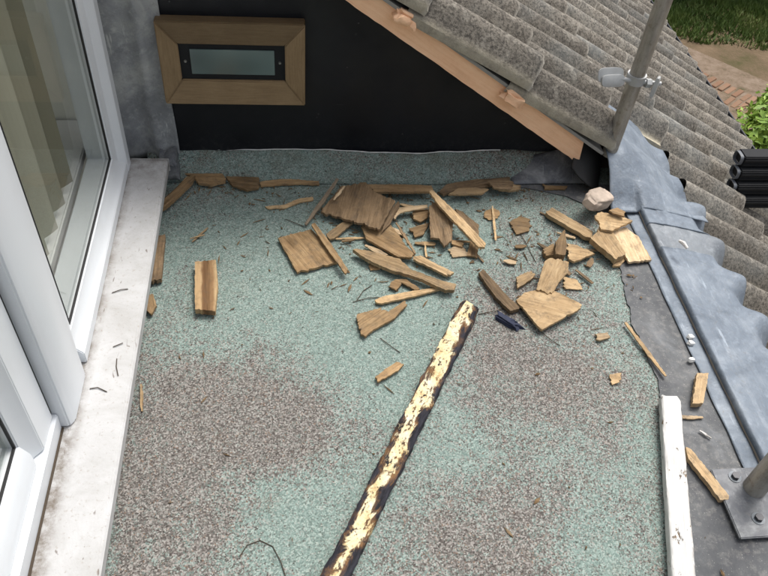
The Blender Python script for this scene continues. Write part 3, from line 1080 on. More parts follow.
e_ = .0004
frame_part('rail', [(x0, z1), (x1, z1), (a1, b1 + e_), (a0, b1 + e_)])
frame_part('rail', [(x0, z0), (x1, z0), (a1, b0 - e_), (a0, b0 - e_)])
frame_part('stile', [(x0 + e_, z0 + e_), (x0 + e_, z1 - e_), (a0, b1 - e_), (a0, b0 + e_)])
frame_part('stile', [(x1 - e_, z0 + e_), (x1 - e_, z1 - e_), (a1, b1 - e_), (a1, b0 + e_)])
inner = box('inner_frame', (a0 - .004, 1.848, b0 - .004), (a1 + .004, 1.864, b1 + .004), 'black_plastic', vent, .001)
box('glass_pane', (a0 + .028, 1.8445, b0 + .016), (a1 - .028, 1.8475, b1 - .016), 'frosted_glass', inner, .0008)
for x in (a0 + .014, a1 - .014):
    tube('screw', [(x, 1.8475, (b0 + b1) / 2), (x, 1.844, (b0 + b1) / 2)], [.0045, .003], 'screw', inner, 10)

# ------------------------------------------------------------------ scaffolding
p1 = empty('scaffold_pole', (.960, 1.80, .12), 'upright scaffold pole with clamp standing on the lead at the back', 'scaffold pole')
tube('tube', [(.960, 1.80, .10), (.960, 1.80, 2.6)], .0218, 'scaffold_steel', p1, 28)
coll = tube('collar', [(.960, 1.80, .350), (.960, 1.80, .376)], .0268, 'galvanised', p1, 24)


def pad(name, c, w, h, t, rotz, tilt):
    bm_ = bmesh.new()
    pts = []
    for k in range(24):
        a = k * math.tau / 24
        pts.append((math.copysign(abs(math.cos(a)) ** .55, math.cos(a)) * w, math.copysign(abs(math.sin(a)) ** .55, math.sin(a)) * h))
    R_ = Euler((tilt, 0, rotz)).to_matrix()

    def ring_(s, y):
        return [bm_.verts.new(R_ @ Vector((x * s, y, z * s)) + Vector(c)) for x, z in pts]
    rr = [ring_(.9, -t), ring_(1, -t * .8), ring_(1, t * .8), ring_(.9, t)]
    for a, b in zip(rr, rr[1:]):
        for k in range(24):
            bm_.faces.new((a[k], a[(k + 1) % 24], b[(k + 1) % 24], b[k]))
    bm_.faces.new(rr[0])
    bm_.faces.new(rr[-1][::-1])
    return from_bm(name, bm_, 'galvanised', p1, smooth=True)


pad('clamp_jaw', (.888, 1.785, .362), .034, .017, .005, .10, -.45)
pad('clamp_jaw', (.882, 1.797, .372), .038, .021, .003, .10, -.45)
pad('clamp_jaw', (1.012, 1.775, .350), .006, .030, .014, -.6, -.3)
tube('clamp_bolt', [(.905, 1.79, .365), (1.03, 1.785, .355)], .0065, 'galvanised', coll, 10)
tube('clamp_nut', [(.985, 1.785, .357), (1.000, 1.785, .356)], .013, 'galvanised', coll, 6)

p2 = empty('scaffold_pole', (.985, .722, .01), 'scaffold pole on a bolted base plate at the lead edge nearby', 'scaffold pole')
tube('tube', [(.985, .722, .018), (.985, .722, 2.4)], .0242, 'scaffold_steel', p2, 28)
bp = box('base_plate', (.905, .612, .0105), (1.0265, .772, .0195), 'old_lead', p2, .002)
for x, y in ((.952, .750), (.962, .652)):
    tube('bolt', [(x, y, .0195), (x, y, .029)], .009, 'bolt_steel', bp, 6)
    tube('washer', [(x, y, .0192), (x, y, .0212)], .014, 'scuffed_lead', bp, 18)

# dark channels stacked level over the tiles
labels_st = ['top dark ribbed channel of the stack lying over the tiles', 'second dark ribbed channel from the top of the stack over the tiles',
             'third dark ribbed channel from the top of the stack over the tiles', 'bottom dark ribbed channel of the stack resting on the tiles']
for k in range(4):
    zb = -.131 - .0445 * k
    yb = 2.035 - .024 * k
    xs_ = 1.585 - .004 * k
    ch = empty('plastic_channel', (xs_, yb + .04, zb), labels_st[k], 'channel', 'stack of dark channels on the roof')
    w_, h_, t_ = .055, .0435, .004
    outer = [(yb, zb), (yb + w_, zb), (yb + w_, zb + h_), (yb, zb + h_)]
    bm = bmesh.new()
    bm_prism(bm, outer, 'x', xs_ + .010, xs_ + 1.0)
    tr_ = from_bm('trough', bm, 'black_plastic', ch, bevel=.004, smooth=True)
    for j in range(2):
        box('rib', (xs_ + .012, yb - .004, zb + .007 + .018 * j), (xs_ + .99, yb + .002, zb + .016 + .018 * j), 'black_plastic', tr_, .002)
    bm = bmesh.new()
    n_ = 28

    def lobes(sc, x):
        out_ = []
        for i in range(n_):
            a = i * math.tau / n_
            py = math.copysign(abs(math.cos(a)) ** .6, math.cos(a)) * (w_ / 2 - .002) * sc
            pz = math.copysign(abs(math.sin(a)) ** .6, math.sin(a)) * (h_ / 2 - .001) * sc
            out_.append(bm.verts.new((x, yb + w_ / 2 + py, zb + h_ / 2 + pz)))
        return out_
    r1, r2, r3, r4 = lobes(1, xs_ + .0095), lobes(1, xs_ - .002), lobes(.88, xs_ - .002), lobes(.88, xs_ + .0095)
    for a, b in ((r1, r2), (r2, r3), (r3, r4)):
        for i in range(n_):
            bm.faces.new((a[i], a[(i + 1) % n_], b[(i + 1) % n_], b[i]))
    from_bm('end_rim', bm, 'grey_rim', tr_, smooth=True)
tag(prism('support_block', [(2.30, -.815), (2.42, -.895), (2.42, -.264), (2.30, -.264)], 'y', 1.97, 2.04, 'grey'), 'timber block holding up the outer end of the dark channels', 'block')

# ================================================================== DEBRIS


def wood_piece(name, label, cat, mat, th, ang, zc, gx, gy, spl, outline, seed):
    """one broken piece of wood: jagged outline, fibrous ridged faces, its own thickness; local x is the grain"""
    rnd = random.Random(seed)
    th = th * .62 if th < .0125 else th * .85
    cx = sum(p[0] for p in outline) / len(outline)
    cy = sum(p[1] for p in outline) / len(outline)
    ca, sa = math.cos(ang), math.sin(ang)
    loc = [((x - cx) * ca + (y - cy) * sa, -(x - cx) * sa + (y - cy) * ca) for x, y in outline]
    pts = []
    for (a, b) in zip(loc, loc[1:] + loc[:1]):
        Ln = math.dist(a, b)
        n = max(1, min(18, int(Ln / .0048)))
        ex, ey = (b[0] - a[0]) / max(Ln, 1e-6), (b[1] - a[1]) / max(Ln, 1e-6)
        for i in range(n):
            t = i / n
            amp = .0030 * spl * abs(ey) ** 1.5 + .0004
            if rnd.random() < .12:
                amp *= 2.6
            px = a[0] + (b[0] - a[0]) * t + (rnd.uniform(-amp, amp) if i else 0)
            py = a[1] + (b[1] - a[1]) * t + (rnd.uniform(-.0011, .0011) if i else 0)
            pts.append((px, py))
    bm_ = bmesh.new()
    try:
        bm_.faces.new([bm_.verts.new((x, y, 0)) for x, y in pts])
    except ValueError:
        pass
    ys = [p[1] for p in pts]
    xs__ = [p[0] for p in pts]
    n = max(3, min(14, int((max(ys) - min(ys)) / .005)))
    for i in range(1, n):
        y = min(ys) + (max(ys) - min(ys)) * (i + rnd.uniform(-.3, .3)) / n
        bmesh.ops.bisect_plane(bm_, geom=bm_.verts[:] + bm_.edges[:] + bm_.faces[:], plane_co=(0, y, 0), plane_no=(rnd.uniform(-.03, .03), 1, 0))
    n = max(2, min(10, int((max(xs__) - min(xs__)) / .03)))
    for i in range(1, n):
        x = min(xs__) + (max(xs__) - min(xs__)) * i / n
        bmesh.ops.bisect_plane(bm_, geom=bm_.verts[:] + bm_.edges[:] + bm_.faces[:], plane_co=(x, 0, 0), plane_no=(1, 0, 0))
    bmesh.ops.triangulate(bm_, faces=bm_.faces)
    base_faces = bm_.faces[:]
    lower = bm_.verts[:]
    res = bmesh.ops.extrude_face_region(bm_, geom=base_faces)
    upper = [v for v in res['geom'] if isinstance(v, bmesh.types.BMVert)]
    lx, ly = gx * ca + gy * sa, -gx * sa + gy * ca
    bend = rnd.uniform(-.25, .25)
    for grp_, off in ((upper, 0.0), (lower, -th)):
        for v in grp_:
            ridge = .0026 * mnoise.noise(Vector((v.co.x * 9 + seed, v.co.y * 190, seed * 1.7))) * min(1.0, th / .008)
            v.co.z = off + ridge + lx * v.co.x + ly * v.co.y + bend * v.co.x * v.co.x * .4
    o = from_bm(name, bm_, mat, None)
    o.location = (cx, cy, zc)
    o.rotation_euler = (0, 0, ang)
    tag(o, label, cat, 'broken wood debris on the felt')
    return o


PIECES = [
    ('wood_offcut', 'square brown slab of split wood at the left end of the heap', 'wood scrap', 'mid', 0.012, -1.04, 0.014, 0.0, 0.0, 0.5, [(-0.041, 1.53), (0.05, 1.566), (0.127, 1.438), (0.009, 1.399)]),
    ('wood_stick', 'narrow brown stick lying across the right edge of the square slab', 'stick', 'mid', 0.009, -1.14, 0.0272, -0.006, 0.031, 1.0, [(0.051, 1.566), (0.061, 1.573), (0.097, 1.502), (0.144, 1.396), (0.134, 1.384), (0.088, 1.479)]),
    ('wood_offcut', 'large brown panel fragment tilted on top of the heap, left of its middle', 'wood scrap', 'brown', 0.012, -1.82, 0.0367, 0.127, -0.012, 1.0, [(0.079, 1.63), (0.143, 1.735), (0.214, 1.742), (0.236, 1.695), (0.292, 1.643), (0.237, 1.532), (0.163, 1.577)]),
    ('wood_stick', 'thin grey stick leaning against the left side of the large panel fragment', 'stick', 'grey', 0.008, -2.12, 0.031, 0.109, 0.176, 1.0, [(0.135, 1.74), (0.129, 1.744), (0.069, 1.652), (0.033, 1.588), (0.038, 1.584), (0.09, 1.66)]),
    ('wood_splinter', 'pale sliver on the upper left corner of the large panel fragment', 'splinter', 'pale', 0.004, -2.13, 0.0435, 0.041, 0.065, 1.0, [(0.153, 1.713), (0.15, 1.715), (0.127, 1.683), (0.115, 1.66), (0.118, 1.658), (0.138, 1.684)]),
    ('wood_stick', 'short light stick between the square slab and the large panel fragment', 'stick', 'light', 0.01, 0.77, 0.0156, 0.031, 0.037, 1.0, [(0.091, 1.545), (0.146, 1.596), (0.168, 1.585), (0.112, 1.527), (0.1, 1.523)]),
    ('wood_splinter', 'thin light splinter just below the large panel fragment', 'splinter', 'light', 0.006, 0.05, 0.008, 0.0, 0.0, 1.0, [(0.117, 1.534), (0.117, 1.53), (0.167, 1.531), (0.201, 1.534), (0.201, 1.537), (0.159, 1.538)]),
    ('wood_offcut', 'wedge shaped brown panel piece below the large panel fragment', 'wood scrap', 'mid', 0.012, -0.71, 0.0216, 0.036, 0.015, 1.0, [(0.19, 1.57), (0.218, 1.575), (0.267, 1.58), (0.29, 1.537), (0.307, 1.487), (0.328, 1.453), (0.319, 1.441), (0.281, 1.446), (0.2, 1.52)]),
    ('wood_splinter', 'curved pale sliver to the right of the large panel fragment', 'splinter', 'pale', 0.006, 0.22, 0.026, 0.0, 0.0, 1.0, [(0.282, 1.6), (0.296, 1.639), (0.344, 1.649), (0.389, 1.654), (0.39, 1.642), (0.342, 1.629), (0.306, 1.619), (0.287, 1.593)]),
    ('wood_chip', 'half round brown chip under the curved pale sliver', 'wood chip', 'mid', 0.01, 0.17, 0.014, 0.0, 0.0, 1.0, [(0.346, 1.638), (0.393, 1.647), (0.385, 1.61), (0.362, 1.594), (0.343, 1.608)]),
    ('wood_offcut', 'tilted brown offcut at the right end of the large panel fragment', 'wood scrap', 'brown', 0.01, 1.09, 0.033, -0.041, 0.076, 1.0, [(0.265, 1.61), (0.304, 1.659), (0.306, 1.642), (0.284, 1.597), (0.272, 1.57), (0.244, 1.533)]),  # stands for the shaded right side of the panel, added as its own piece
    ('wood_batten', 'long flat batten at the back of the heap, along the felt upstand', 'batten', 'mid', 0.012, -0.02, 0.034, 0.0, 0.0, 1.0, [(0.216, 1.737), (0.317, 1.738), (0.412, 1.732), (0.409, 1.703), (0.324, 1.699), (0.242, 1.701)]),
    ('wood_batten', 'greenish brown batten behind the right end of the heap', 'batten', 'brown', 0.012, 0.21, 0.018, 0.0, 0.0, 1.0, [(0.436, 1.725), (0.461, 1.757), (0.555, 1.781), (0.666, 1.793), (0.66, 1.767), (0.591, 1.75), (0.568, 1.737), (0.505, 1.736), (0.444, 1.709)]),
    ('wood_splinter', 'pale splintered strip in front of the greenish brown batten', 'splinter', 'light', 0.008, 0.07, 0.027, 0.0, 0.0, 1.0, [(0.457, 1.698), (0.49, 1.726), (0.544, 1.731), (0.584, 1.722), (0.56, 1.701), (0.507, 1.697)]),
    ('wood_offcut', 'short pale block at the right end of the back batten', 'wood scrap', 'light', 0.012, 0.04, 0.03, 0.0, 0.0, 1.0, [(0.608, 1.739), (0.653, 1.745), (0.686, 1.736), (0.677, 1.718), (0.647, 1.713), (0.614, 1.718)]),
    ('wood_stick', 'long pale stick slanting across the right half of the heap', 'stick', 'light', 0.012, -1.12, 0.0503, -0.031, 0.09, 1.0, [(0.392, 1.668), (0.403, 1.673), (0.456, 1.595), (0.48, 1.556), (0.526, 1.474), (0.521, 1.459), (0.503, 1.46), (0.454, 1.546), (0.415, 1.611)]),
    ('wood_offcut', 'upright grained board piece under the long pale slanting stick', 'wood scrap', 'brown', 0.012, -1.53, 0.03, 0.024, 0.074, 1.0, [(0.39, 1.636), (0.409, 1.651), (0.45, 1.567), (0.438, 1.504), (0.412, 1.478), (0.404, 1.51), (0.379, 1.515)]),
    ('wood_stick', 'dark stick just right of the long pale slanting stick', 'stick', 'brown', 0.012, -1.21, 0.0223, 0.003, 0.064, 1.0, [(0.467, 1.635), (0.486, 1.625), (0.527, 1.569), (0.516, 1.51), (0.504, 1.531), (0.486, 1.565)]),
    ('wood_chip', 'small brown peg pointing down at the right foot of the heap', 'wood chip', 'mid', 0.009, -1.81, 0.011, 0.0, 0.0, 1.0, [(0.496, 1.519), (0.52, 1.517), (0.502, 1.448), (0.475, 1.458)]),
    ('wood_chip', 'small dark chip below the upright grained board', 'wood chip', 'mid', 0.008, -0.42, 0.011, 0.0, 0.0, 1.0, [(0.441, 1.52), (0.474, 1.507), (0.468, 1.49), (0.439, 1.505)]),
    ('wood_chip', 'small pale flake in front of the heap near the upright board', 'wood chip', 'pale', 0.005, -0.27, 0.006, 0.0, 0.0, 1.0, [(0.426, 1.487), (0.448, 1.499), (0.473, 1.496), (0.482, 1.463), (0.437, 1.456)]),
    ('wood_chip', 'round reddish chip right of the heap', 'wood chip', 'mid', 0.005, -0.01, 0.006, 0.0, 0.0, 1.0, [(0.562, 1.646), (0.587, 1.661), (0.606, 1.647), (0.596, 1.617), (0.567, 1.608), (0.554, 1.623)]),
    ('wood_splinter', 'upright pale splinter over the round reddish chip', 'splinter', 'light', 0.004, -1.7, 0.011, -0.0, -0.0, 1.0, [(0.589, 1.664), (0.585, 1.665), (0.572, 1.576), (0.566, 1.517), (0.57, 1.517), (0.582, 1.59)]),
    ('wood_splinter', 'dark edged sliver leaning on the wedge shaped panel piece', 'splinter', 'brown', 0.006, -1.24, 0.029, -0.015, 0.044, 1.0, [(0.29, 1.573), (0.286, 1.571), (0.309, 1.498), (0.327, 1.451), (0.331, 1.452), (0.313, 1.513)]),
    ('wood_chip', 'crooked brown flake between wedge piece and upright board', 'wood chip', 'mid', 0.008, 0.39, 0.01, 0.0, 0.0, 1.0, [(0.327, 1.57), (0.389, 1.594), (0.363, 1.543), (0.338, 1.534)]),
    ('wood_plank', 'long light brown plank lying in front of the heap', 'plank', 'light', 0.014, -0.52, 0.026, 0.0, 0.0, 0.5, [(0.16, 1.471), (0.172, 1.474), (0.23, 1.455), (0.283, 1.433), (0.311, 1.391), (0.375, 1.355), (0.423, 1.336), (0.415, 1.316), (0.392, 1.316), (0.334, 1.357), (0.256, 1.392), (0.192, 1.436)]),
    ('wood_batten', 'short light lath above the right end of the long plank', 'batten', 'light', 0.012, -0.67, 0.018, 0.0, 0.0, 1.0, [(0.324, 1.452), (0.343, 1.453), (0.38, 1.422), (0.427, 1.387), (0.407, 1.373), (0.322, 1.438)]),
    ('wood_batten', 'slim lath under the right end of the long plank', 'batten', 'light', 0.01, 0.24, 0.012, 0.0, 0.0, 1.0, [(0.206, 1.297), (0.227, 1.309), (0.296, 1.326), (0.384, 1.343), (0.388, 1.333), (0.284, 1.301), (0.221, 1.285), (0.209, 1.289)]),
    ('wood_chip', 'small bent chip above the slim lath', 'wood chip', 'mid', 0.008, -0.32, 0.011, 0.0, 0.0, 1.0, [(0.246, 1.345), (0.265, 1.37), (0.296, 1.371), (0.328, 1.335), (0.314, 1.332), (0.282, 1.359), (0.265, 1.332)]),
    ('wood_offcut', 'splintered fan shaped piece left of the charred batten top', 'wood scrap', 'mid', 0.012, 0.67, 0.014, 0.0, 0.0, 1.5, [(0.157, 1.247), (0.168, 1.252), (0.22, 1.269), (0.237, 1.254), (0.283, 1.292), (0.288, 1.278), (0.25, 1.233), (0.193, 1.197), (0.172, 1.174), (0.162, 1.184)]),
    ('wood_chip', 'small faded chip under the left part of the long plank', 'wood chip', 'mid', 0.005, -0.47, 0.006, 0.0, 0.0, 1.0, [(0.201, 1.439), (0.229, 1.43), (0.231, 1.414), (0.205, 1.41)]),
    ('wood_chip', 'brown oblong chip alone left of the charred batten', 'wood chip', 'mid', 0.01, 0.62, 0.012, 0.0, 0.0, 1.0, [(0.186, 1.053), (0.214, 1.079), (0.241, 1.098), (0.259, 1.09), (0.245, 1.073), (0.192, 1.039)]),
    ('wood_offcut', 'square light brown slab at the front right of the debris', 'wood scrap', 'light', 0.012, -0.39, 0.0232, 0.03, 0.002, 0.4, [(0.574, 1.281), (0.601, 1.305), (0.641, 1.315), (0.685, 1.307), (0.744, 1.258), (0.737, 1.244), (0.619, 1.178), (0.613, 1.186)]),
    ('wood_offcut', 'split board propped behind the square light slab', 'wood scrap', 'light', 0.012, -2.1, 0.0369, 0.073, 0.148, 1.0, [(0.634, 1.312), (0.675, 1.4), (0.696, 1.409), (0.74, 1.392), (0.729, 1.359), (0.703, 1.335), (0.673, 1.296), (0.655, 1.303)]),
    ('wood_chip', 'small light block left of the propped split board', 'wood chip', 'light', 0.012, 0.57, 0.014, 0.0, 0.0, 1.0, [(0.594, 1.367), (0.632, 1.39), (0.651, 1.38), (0.641, 1.366), (0.59, 1.331)]),
    ('wood_chip', 'triangular light chip right of the propped split board', 'wood chip', 'light', 0.006, -0.48, 0.007, 0.0, 0.0, 1.0, [(0.733, 1.375), (0.765, 1.362), (0.772, 1.327), (0.719, 1.331)]),
    ('wood_stick', 'dark brown stick left of the square light slab', 'stick', 'brown', 0.014, -1.14, 0.016, 0.0, 0.0, 0.5, [(0.494, 1.386), (0.51, 1.4), (0.533, 1.349), (0.559, 1.293), (0.58, 1.265), (0.576, 1.254), (0.552, 1.247), (0.523, 1.298)]),
    ('wood_block', 'broken brown block end standing among the right hand scraps', 'wood block', 'mid', 0.03, 1.2, 0.0552, 0.023, 0.077, 1.0, [(0.717, 1.461), (0.756, 1.51), (0.746, 1.449), (0.733, 1.413), (0.708, 1.419)]),
    ('wood_chip', 'small dark wedge at the left foot of the broken block', 'wood chip', 'mid', 0.018, 0.5, 0.02, 0.0, 0.0, 1.0, [(0.691, 1.469), (0.731, 1.495), (0.722, 1.446), (0.694, 1.445)]),
    ('wood_offcut', 'pointed light offcut right of the broken block', 'wood scrap', 'light', 0.012, -0.21, 0.02, 0.0, 0.0, 1.0, [(0.768, 1.492), (0.792, 1.486), (0.838, 1.451), (0.77, 1.42), (0.757, 1.431)]),
    ('wood_stick', 'light stick pointing at the pale stone from the left', 'stick', 'light', 0.016, -0.82, 0.022, 0.0, 0.0, 0.5, [(0.738, 1.624), (0.762, 1.644), (0.81, 1.591), (0.858, 1.54), (0.845, 1.511), (0.83, 1.517), (0.743, 1.609)]),
    ('wood_offcut', 'thick dark edged board in the right hand heap', 'wood scrap', 'light', 0.022, -1.3, 0.039, -0.067, 0.073, 1.0, [(0.83, 1.487), (0.868, 1.53), (0.904, 1.512), (0.918, 1.437), (0.909, 1.428), (0.88, 1.413)]),
    ('wood_offcut', 'broad pale board at the right edge of the debris', 'wood scrap', 'pale', 0.012, -1.48, 0.0273, -0.028, 0.123, 0.4, [(0.906, 1.53), (0.951, 1.542), (0.982, 1.508), (0.996, 1.425), (0.925, 1.415), (0.92, 1.451)]),
    ('wood_offcut', 'triangular pale board topping the right hand heap', 'wood scrap', 'light', 0.012, -0.16, 0.0566, -0.007, 0.141, 1.0, [(0.859, 1.566), (0.882, 1.579), (0.948, 1.557), (0.967, 1.545), (0.895, 1.509), (0.866, 1.515), (0.865, 1.538)]),
    ('wood_chip', 'short stub sticking out under the thick dark edged board', 'wood chip', 'light', 0.011, 0.57, 0.012, 0.0, 0.0, 1.0, [(0.88, 1.41), (0.893, 1.433), (0.927, 1.452), (0.928, 1.437), (0.901, 1.41)]),
    ('wood_chip', 'small brown offcut beside the pale stone', 'wood chip', 'mid', 0.009, -0.35, 0.0728, -0.036, 0.072, 1.0, [(0.899, 1.571), (0.926, 1.583), (0.948, 1.567), (0.939, 1.548), (0.909, 1.561)]),
    ('wood_batten', 'thin brown lath in the dark corner under the barge board', 'batten', 'mid', 0.008, -0.06, 0.012, 0.0, 0.0, 1.0, [(0.765, 1.769), (0.772, 1.76), (0.809, 1.757), (0.842, 1.757), (0.831, 1.741), (0.764, 1.741)]),
    ('wood_chip', 'tiny pale chip alone on the felt right of the square slab', 'wood chip', 'pale', 0.009, 0.04, 0.01, 0.0, 0.0, 1.0, [(0.759, 1.17), (0.795, 1.175), (0.796, 1.158), (0.764, 1.148)]),
    ('wood_chip', 'tiny square tan chip on the felt above the white trim', 'wood chip', 'light', 0.005, -0.19, 0.006, 0.0, 0.0, 1.0, [(0.76, 1.045), (0.792, 1.049), (0.779, 1.022), (0.757, 1.014)]),
    ('wood_splinter', 'long thin sliver pointing down the dark strip edge', 'splinter', 'light', 0.005, -1.32, 0.014, 0.006, -0.021, 1.0, [(0.853, 1.205), (0.847, 1.203), (0.871, 1.097), (0.892, 1.027), (0.898, 1.029), (0.878, 1.118)]),
    ('wood_block', 'short tan block on the dark strip beside the lead', 'wood block', 'tan', 0.018, -2.07, 0.026, 0.0, 0.0, 0.3, [(0.971, 1.027), (1.001, 1.026), (0.951, 0.939), (0.925, 0.94)]),
    ('wood_splinter', 'small pale peg beside the top of the white trim', 'splinter', 'pale', 0.006, -0.04, 0.012, 0.0, -0.0, 1.0, [(0.896, 0.918), (0.896, 0.909), (0.926, 0.907), (0.946, 0.908), (0.946, 0.913), (0.921, 0.916)]),
    ('wood_splinter', 'tiny white sliver on the dark strip below the pale peg', 'splinter', 'white', 0.005, -0.8, 0.012, 0.0, -0.0, 1.0, [(0.925, 0.876), (0.922, 0.874), (0.933, 0.86), (0.942, 0.853), (0.945, 0.855), (0.936, 0.867)]),
    ('wood_stick', 'tan stick wedged between white trim and scaffold base plate', 'stick', 'tan', 0.014, -1.27, 0.02, 0.0, 0.0, 0.4, [(0.869, 0.829), (0.879, 0.823), (0.901, 0.762), (0.92, 0.707), (0.916, 0.699), (0.896, 0.698), (0.887, 0.729), (0.863, 0.798)]),
    ('wood_batten', 'slanting lath in the corner beside the window sill', 'batten', 'mid', 0.012, 1.0, 0.02, 0.0, 0.0, 1.0, [(-0.366, 1.642), (-0.363, 1.683), (-0.305, 1.79), (-0.281, 1.792), (-0.288, 1.757), (-0.35, 1.65)]),
    ('wood_batten', 'leftmost brown batten at the foot of the felt upstand', 'batten', 'mid', 0.012, -0.04, 0.016, 0.0, 0.0, 1.0, [(-0.319, 1.808), (-0.262, 1.814), (-0.203, 1.816), (-0.194, 1.772), (-0.235, 1.755), (-0.271, 1.762), (-0.284, 1.791)]),
    ('wood_batten', 'second brown batten from the window at the felt upstand', 'batten', 'mid', 0.012, -0.15, 0.016, 0.0, 0.0, 1.0, [(-0.194, 1.795), (-0.141, 1.793), (-0.097, 1.791), (-0.097, 1.743), (-0.13, 1.733), (-0.175, 1.756)]),
    ('wood_batten', 'slim strip right of the second batten at the felt upstand', 'batten', 'mid', 0.008, 0.07, 0.01, 0.0, 0.0, 1.0, [(-0.094, 1.777), (-0.031, 1.791), (0.023, 1.787), (0.08, 1.78), (0.079, 1.765), (0.023, 1.768), (-0.092, 1.758)]),
    ('wood_splinter', 'curled brown sliver in front of the felt upstand', 'splinter', 'light', 0.006, 0.26, 0.007, 0.0, 0.0, 1.0, [(-0.078, 1.67), (-0.025, 1.677), (0.022, 1.705), (0.059, 1.711), (0.059, 1.697), (0.022, 1.688), (-0.019, 1.664), (-0.066, 1.66)]),
    ('wood_block', 'striped block alone on the felt near the window sill', 'wood block', 'stripe', 0.02, -1.5, 0.026, 0.0, 0.0, 0.3, [(-0.255, 1.429), (-0.202, 1.435), (-0.191, 1.345), (-0.193, 1.257), (-0.242, 1.265)]),
    ('wood_splinter', 'fine pale sliver left of the striped block, pointing up right', 'splinter', 'light', 0.004, 0.98, 0.006, 0.0, 0.0, 1.0, [(-0.273, 1.528), (-0.27, 1.526), (-0.246, 1.559), (-0.232, 1.582), (-0.235, 1.584), (-0.255, 1.557)]),
    ('wood_splinter', 'fine pale sliver crossing its neighbour left of the striped block', 'splinter', 'light', 0.003, 0.41, 0.01, 0.0, 0.0, 1.0, [(-0.278, 1.536), (-0.277, 1.534), (-0.254, 1.542), (-0.239, 1.55), (-0.24, 1.552), (-0.259, 1.545)]),
    ('wood_block', 'brown block half under the window sill edge', 'wood block', 'brown', 0.016, -1.51, 0.02, 0.0, 0.0, 1.0, [(-0.376, 1.535), (-0.342, 1.543), (-0.337, 1.436), (-0.335, 1.375), (-0.367, 1.368)]),
    ('wood_chip', 'small brown chip at the sill edge below the half hidden block', 'wood chip', 'mid', 0.012, -1.32, 0.014, 0.0, 0.0, 1.0, [(-0.369, 1.336), (-0.351, 1.329), (-0.338, 1.291), (-0.348, 1.262), (-0.364, 1.276)]),
    ('wood_splinter', 'thin straw coloured sliver standing beside the sill on worn felt', 'splinter', 'light', 0.005, -1.42, 0.008, 0.0, -0.0, 1.0, [(-0.346, 1.057), (-0.35, 1.056), (-0.345, 1.012), (-0.339, 0.983), (-0.336, 0.983), (-0.339, 1.02)]),
    ('wood_splinter', 'small dark splinter above the long thin sliver', 'splinter', 'brown', 0.005, -0.67, 0.006, 0.0, -0.0, 1.0, [(0.729, 1.644), (0.727, 1.641), (0.756, 1.615), (0.777, 1.6), (0.78, 1.603), (0.756, 1.625)]),
    ('wood_chip', 'brown chip on the felt between the two heaps', 'wood chip', 'mid', 0.007, -0.17, 0.008, 0.0, 0.0, 1.0, [(0.624, 1.597), (0.662, 1.623), (0.689, 1.609), (0.675, 1.558), (0.633, 1.545)]),
    ('wood_chip', 'reddish batten end right of the heap at the felt upstand', 'wood chip', 'brown', 0.01, -0.07, 0.034, 0.0, 0.0, 1.0, [(0.586, 1.752), (0.644, 1.762), (0.665, 1.747), (0.649, 1.714), (0.598, 1.719)]),
    ('wood_splinter', 'fine twig of wood between the heaps', 'splinter', 'brown', 0.004, -1.12, 0.006, 0.0, -0.0, 1.0, [(0.492, 1.496), (0.49, 1.495), (0.506, 1.459), (0.518, 1.435), (0.521, 1.437), (0.508, 1.467)]),
    ('wood_chip', 'small tan chip below the long plank end', 'wood chip', 'light', 0.005, -0.02, 0.006, 0.0, 0.0, 1.0, [(0.622, 1.388), (0.645, 1.399), (0.65, 1.376), (0.628, 1.362)]),
]
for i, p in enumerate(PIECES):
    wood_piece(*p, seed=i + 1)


rh = random.Random(77)
used = set()
for i in range(400):
    if len(used) >= 20:
        break
    if i % 3:
        x, y = rh.uniform(.10, .48), rh.uniform(1.46, 1.70)
    else:
        x, y = rh.uniform(.58, .88), rh.uniform(1.34, 1.60)
    near = min(PIECES, key=lambda p: min(math.dist((x, y), q) for q in p[10]))
    if near[1] in used or len(near[1].split()) > 11:
        continue
    used.add(near[1])
    mt = rh.choice(('mid', 'brown', 'light', 'pale'))
    Ls, ws, a_ = rh.uniform(.03, .08), rh.uniform(.006, .018), rh.uniform(0, math.pi)
    ux, uy = math.cos(a_), math.sin(a_)
    ol = [(x - ux * Ls / 2 - uy * ws * .3, y - uy * Ls / 2 + ux * ws * .3), (x - ux * Ls / 2 + uy * ws * .4, y - uy * Ls / 2 - ux * ws * .4),
          (x + uy * ws * .5, y - ux * ws * .5), (x + ux * Ls / 2 + uy * ws * .1, y + uy * Ls / 2 - ux * ws * .1), (x + ux * Ls / 2 - uy * ws * .25, y + uy * Ls / 2 + ux * ws * .25), (x - uy * ws * .5, y + ux * ws * .5)]
    wood_piece('wood_splinter', 'small loose splinter beside the ' + near[1], 'splinter', mt, .006, round(a_, 2), .0075 + rh.uniform(0, .004), 0.0, 0.0, 1.0, ol, 200 + i)


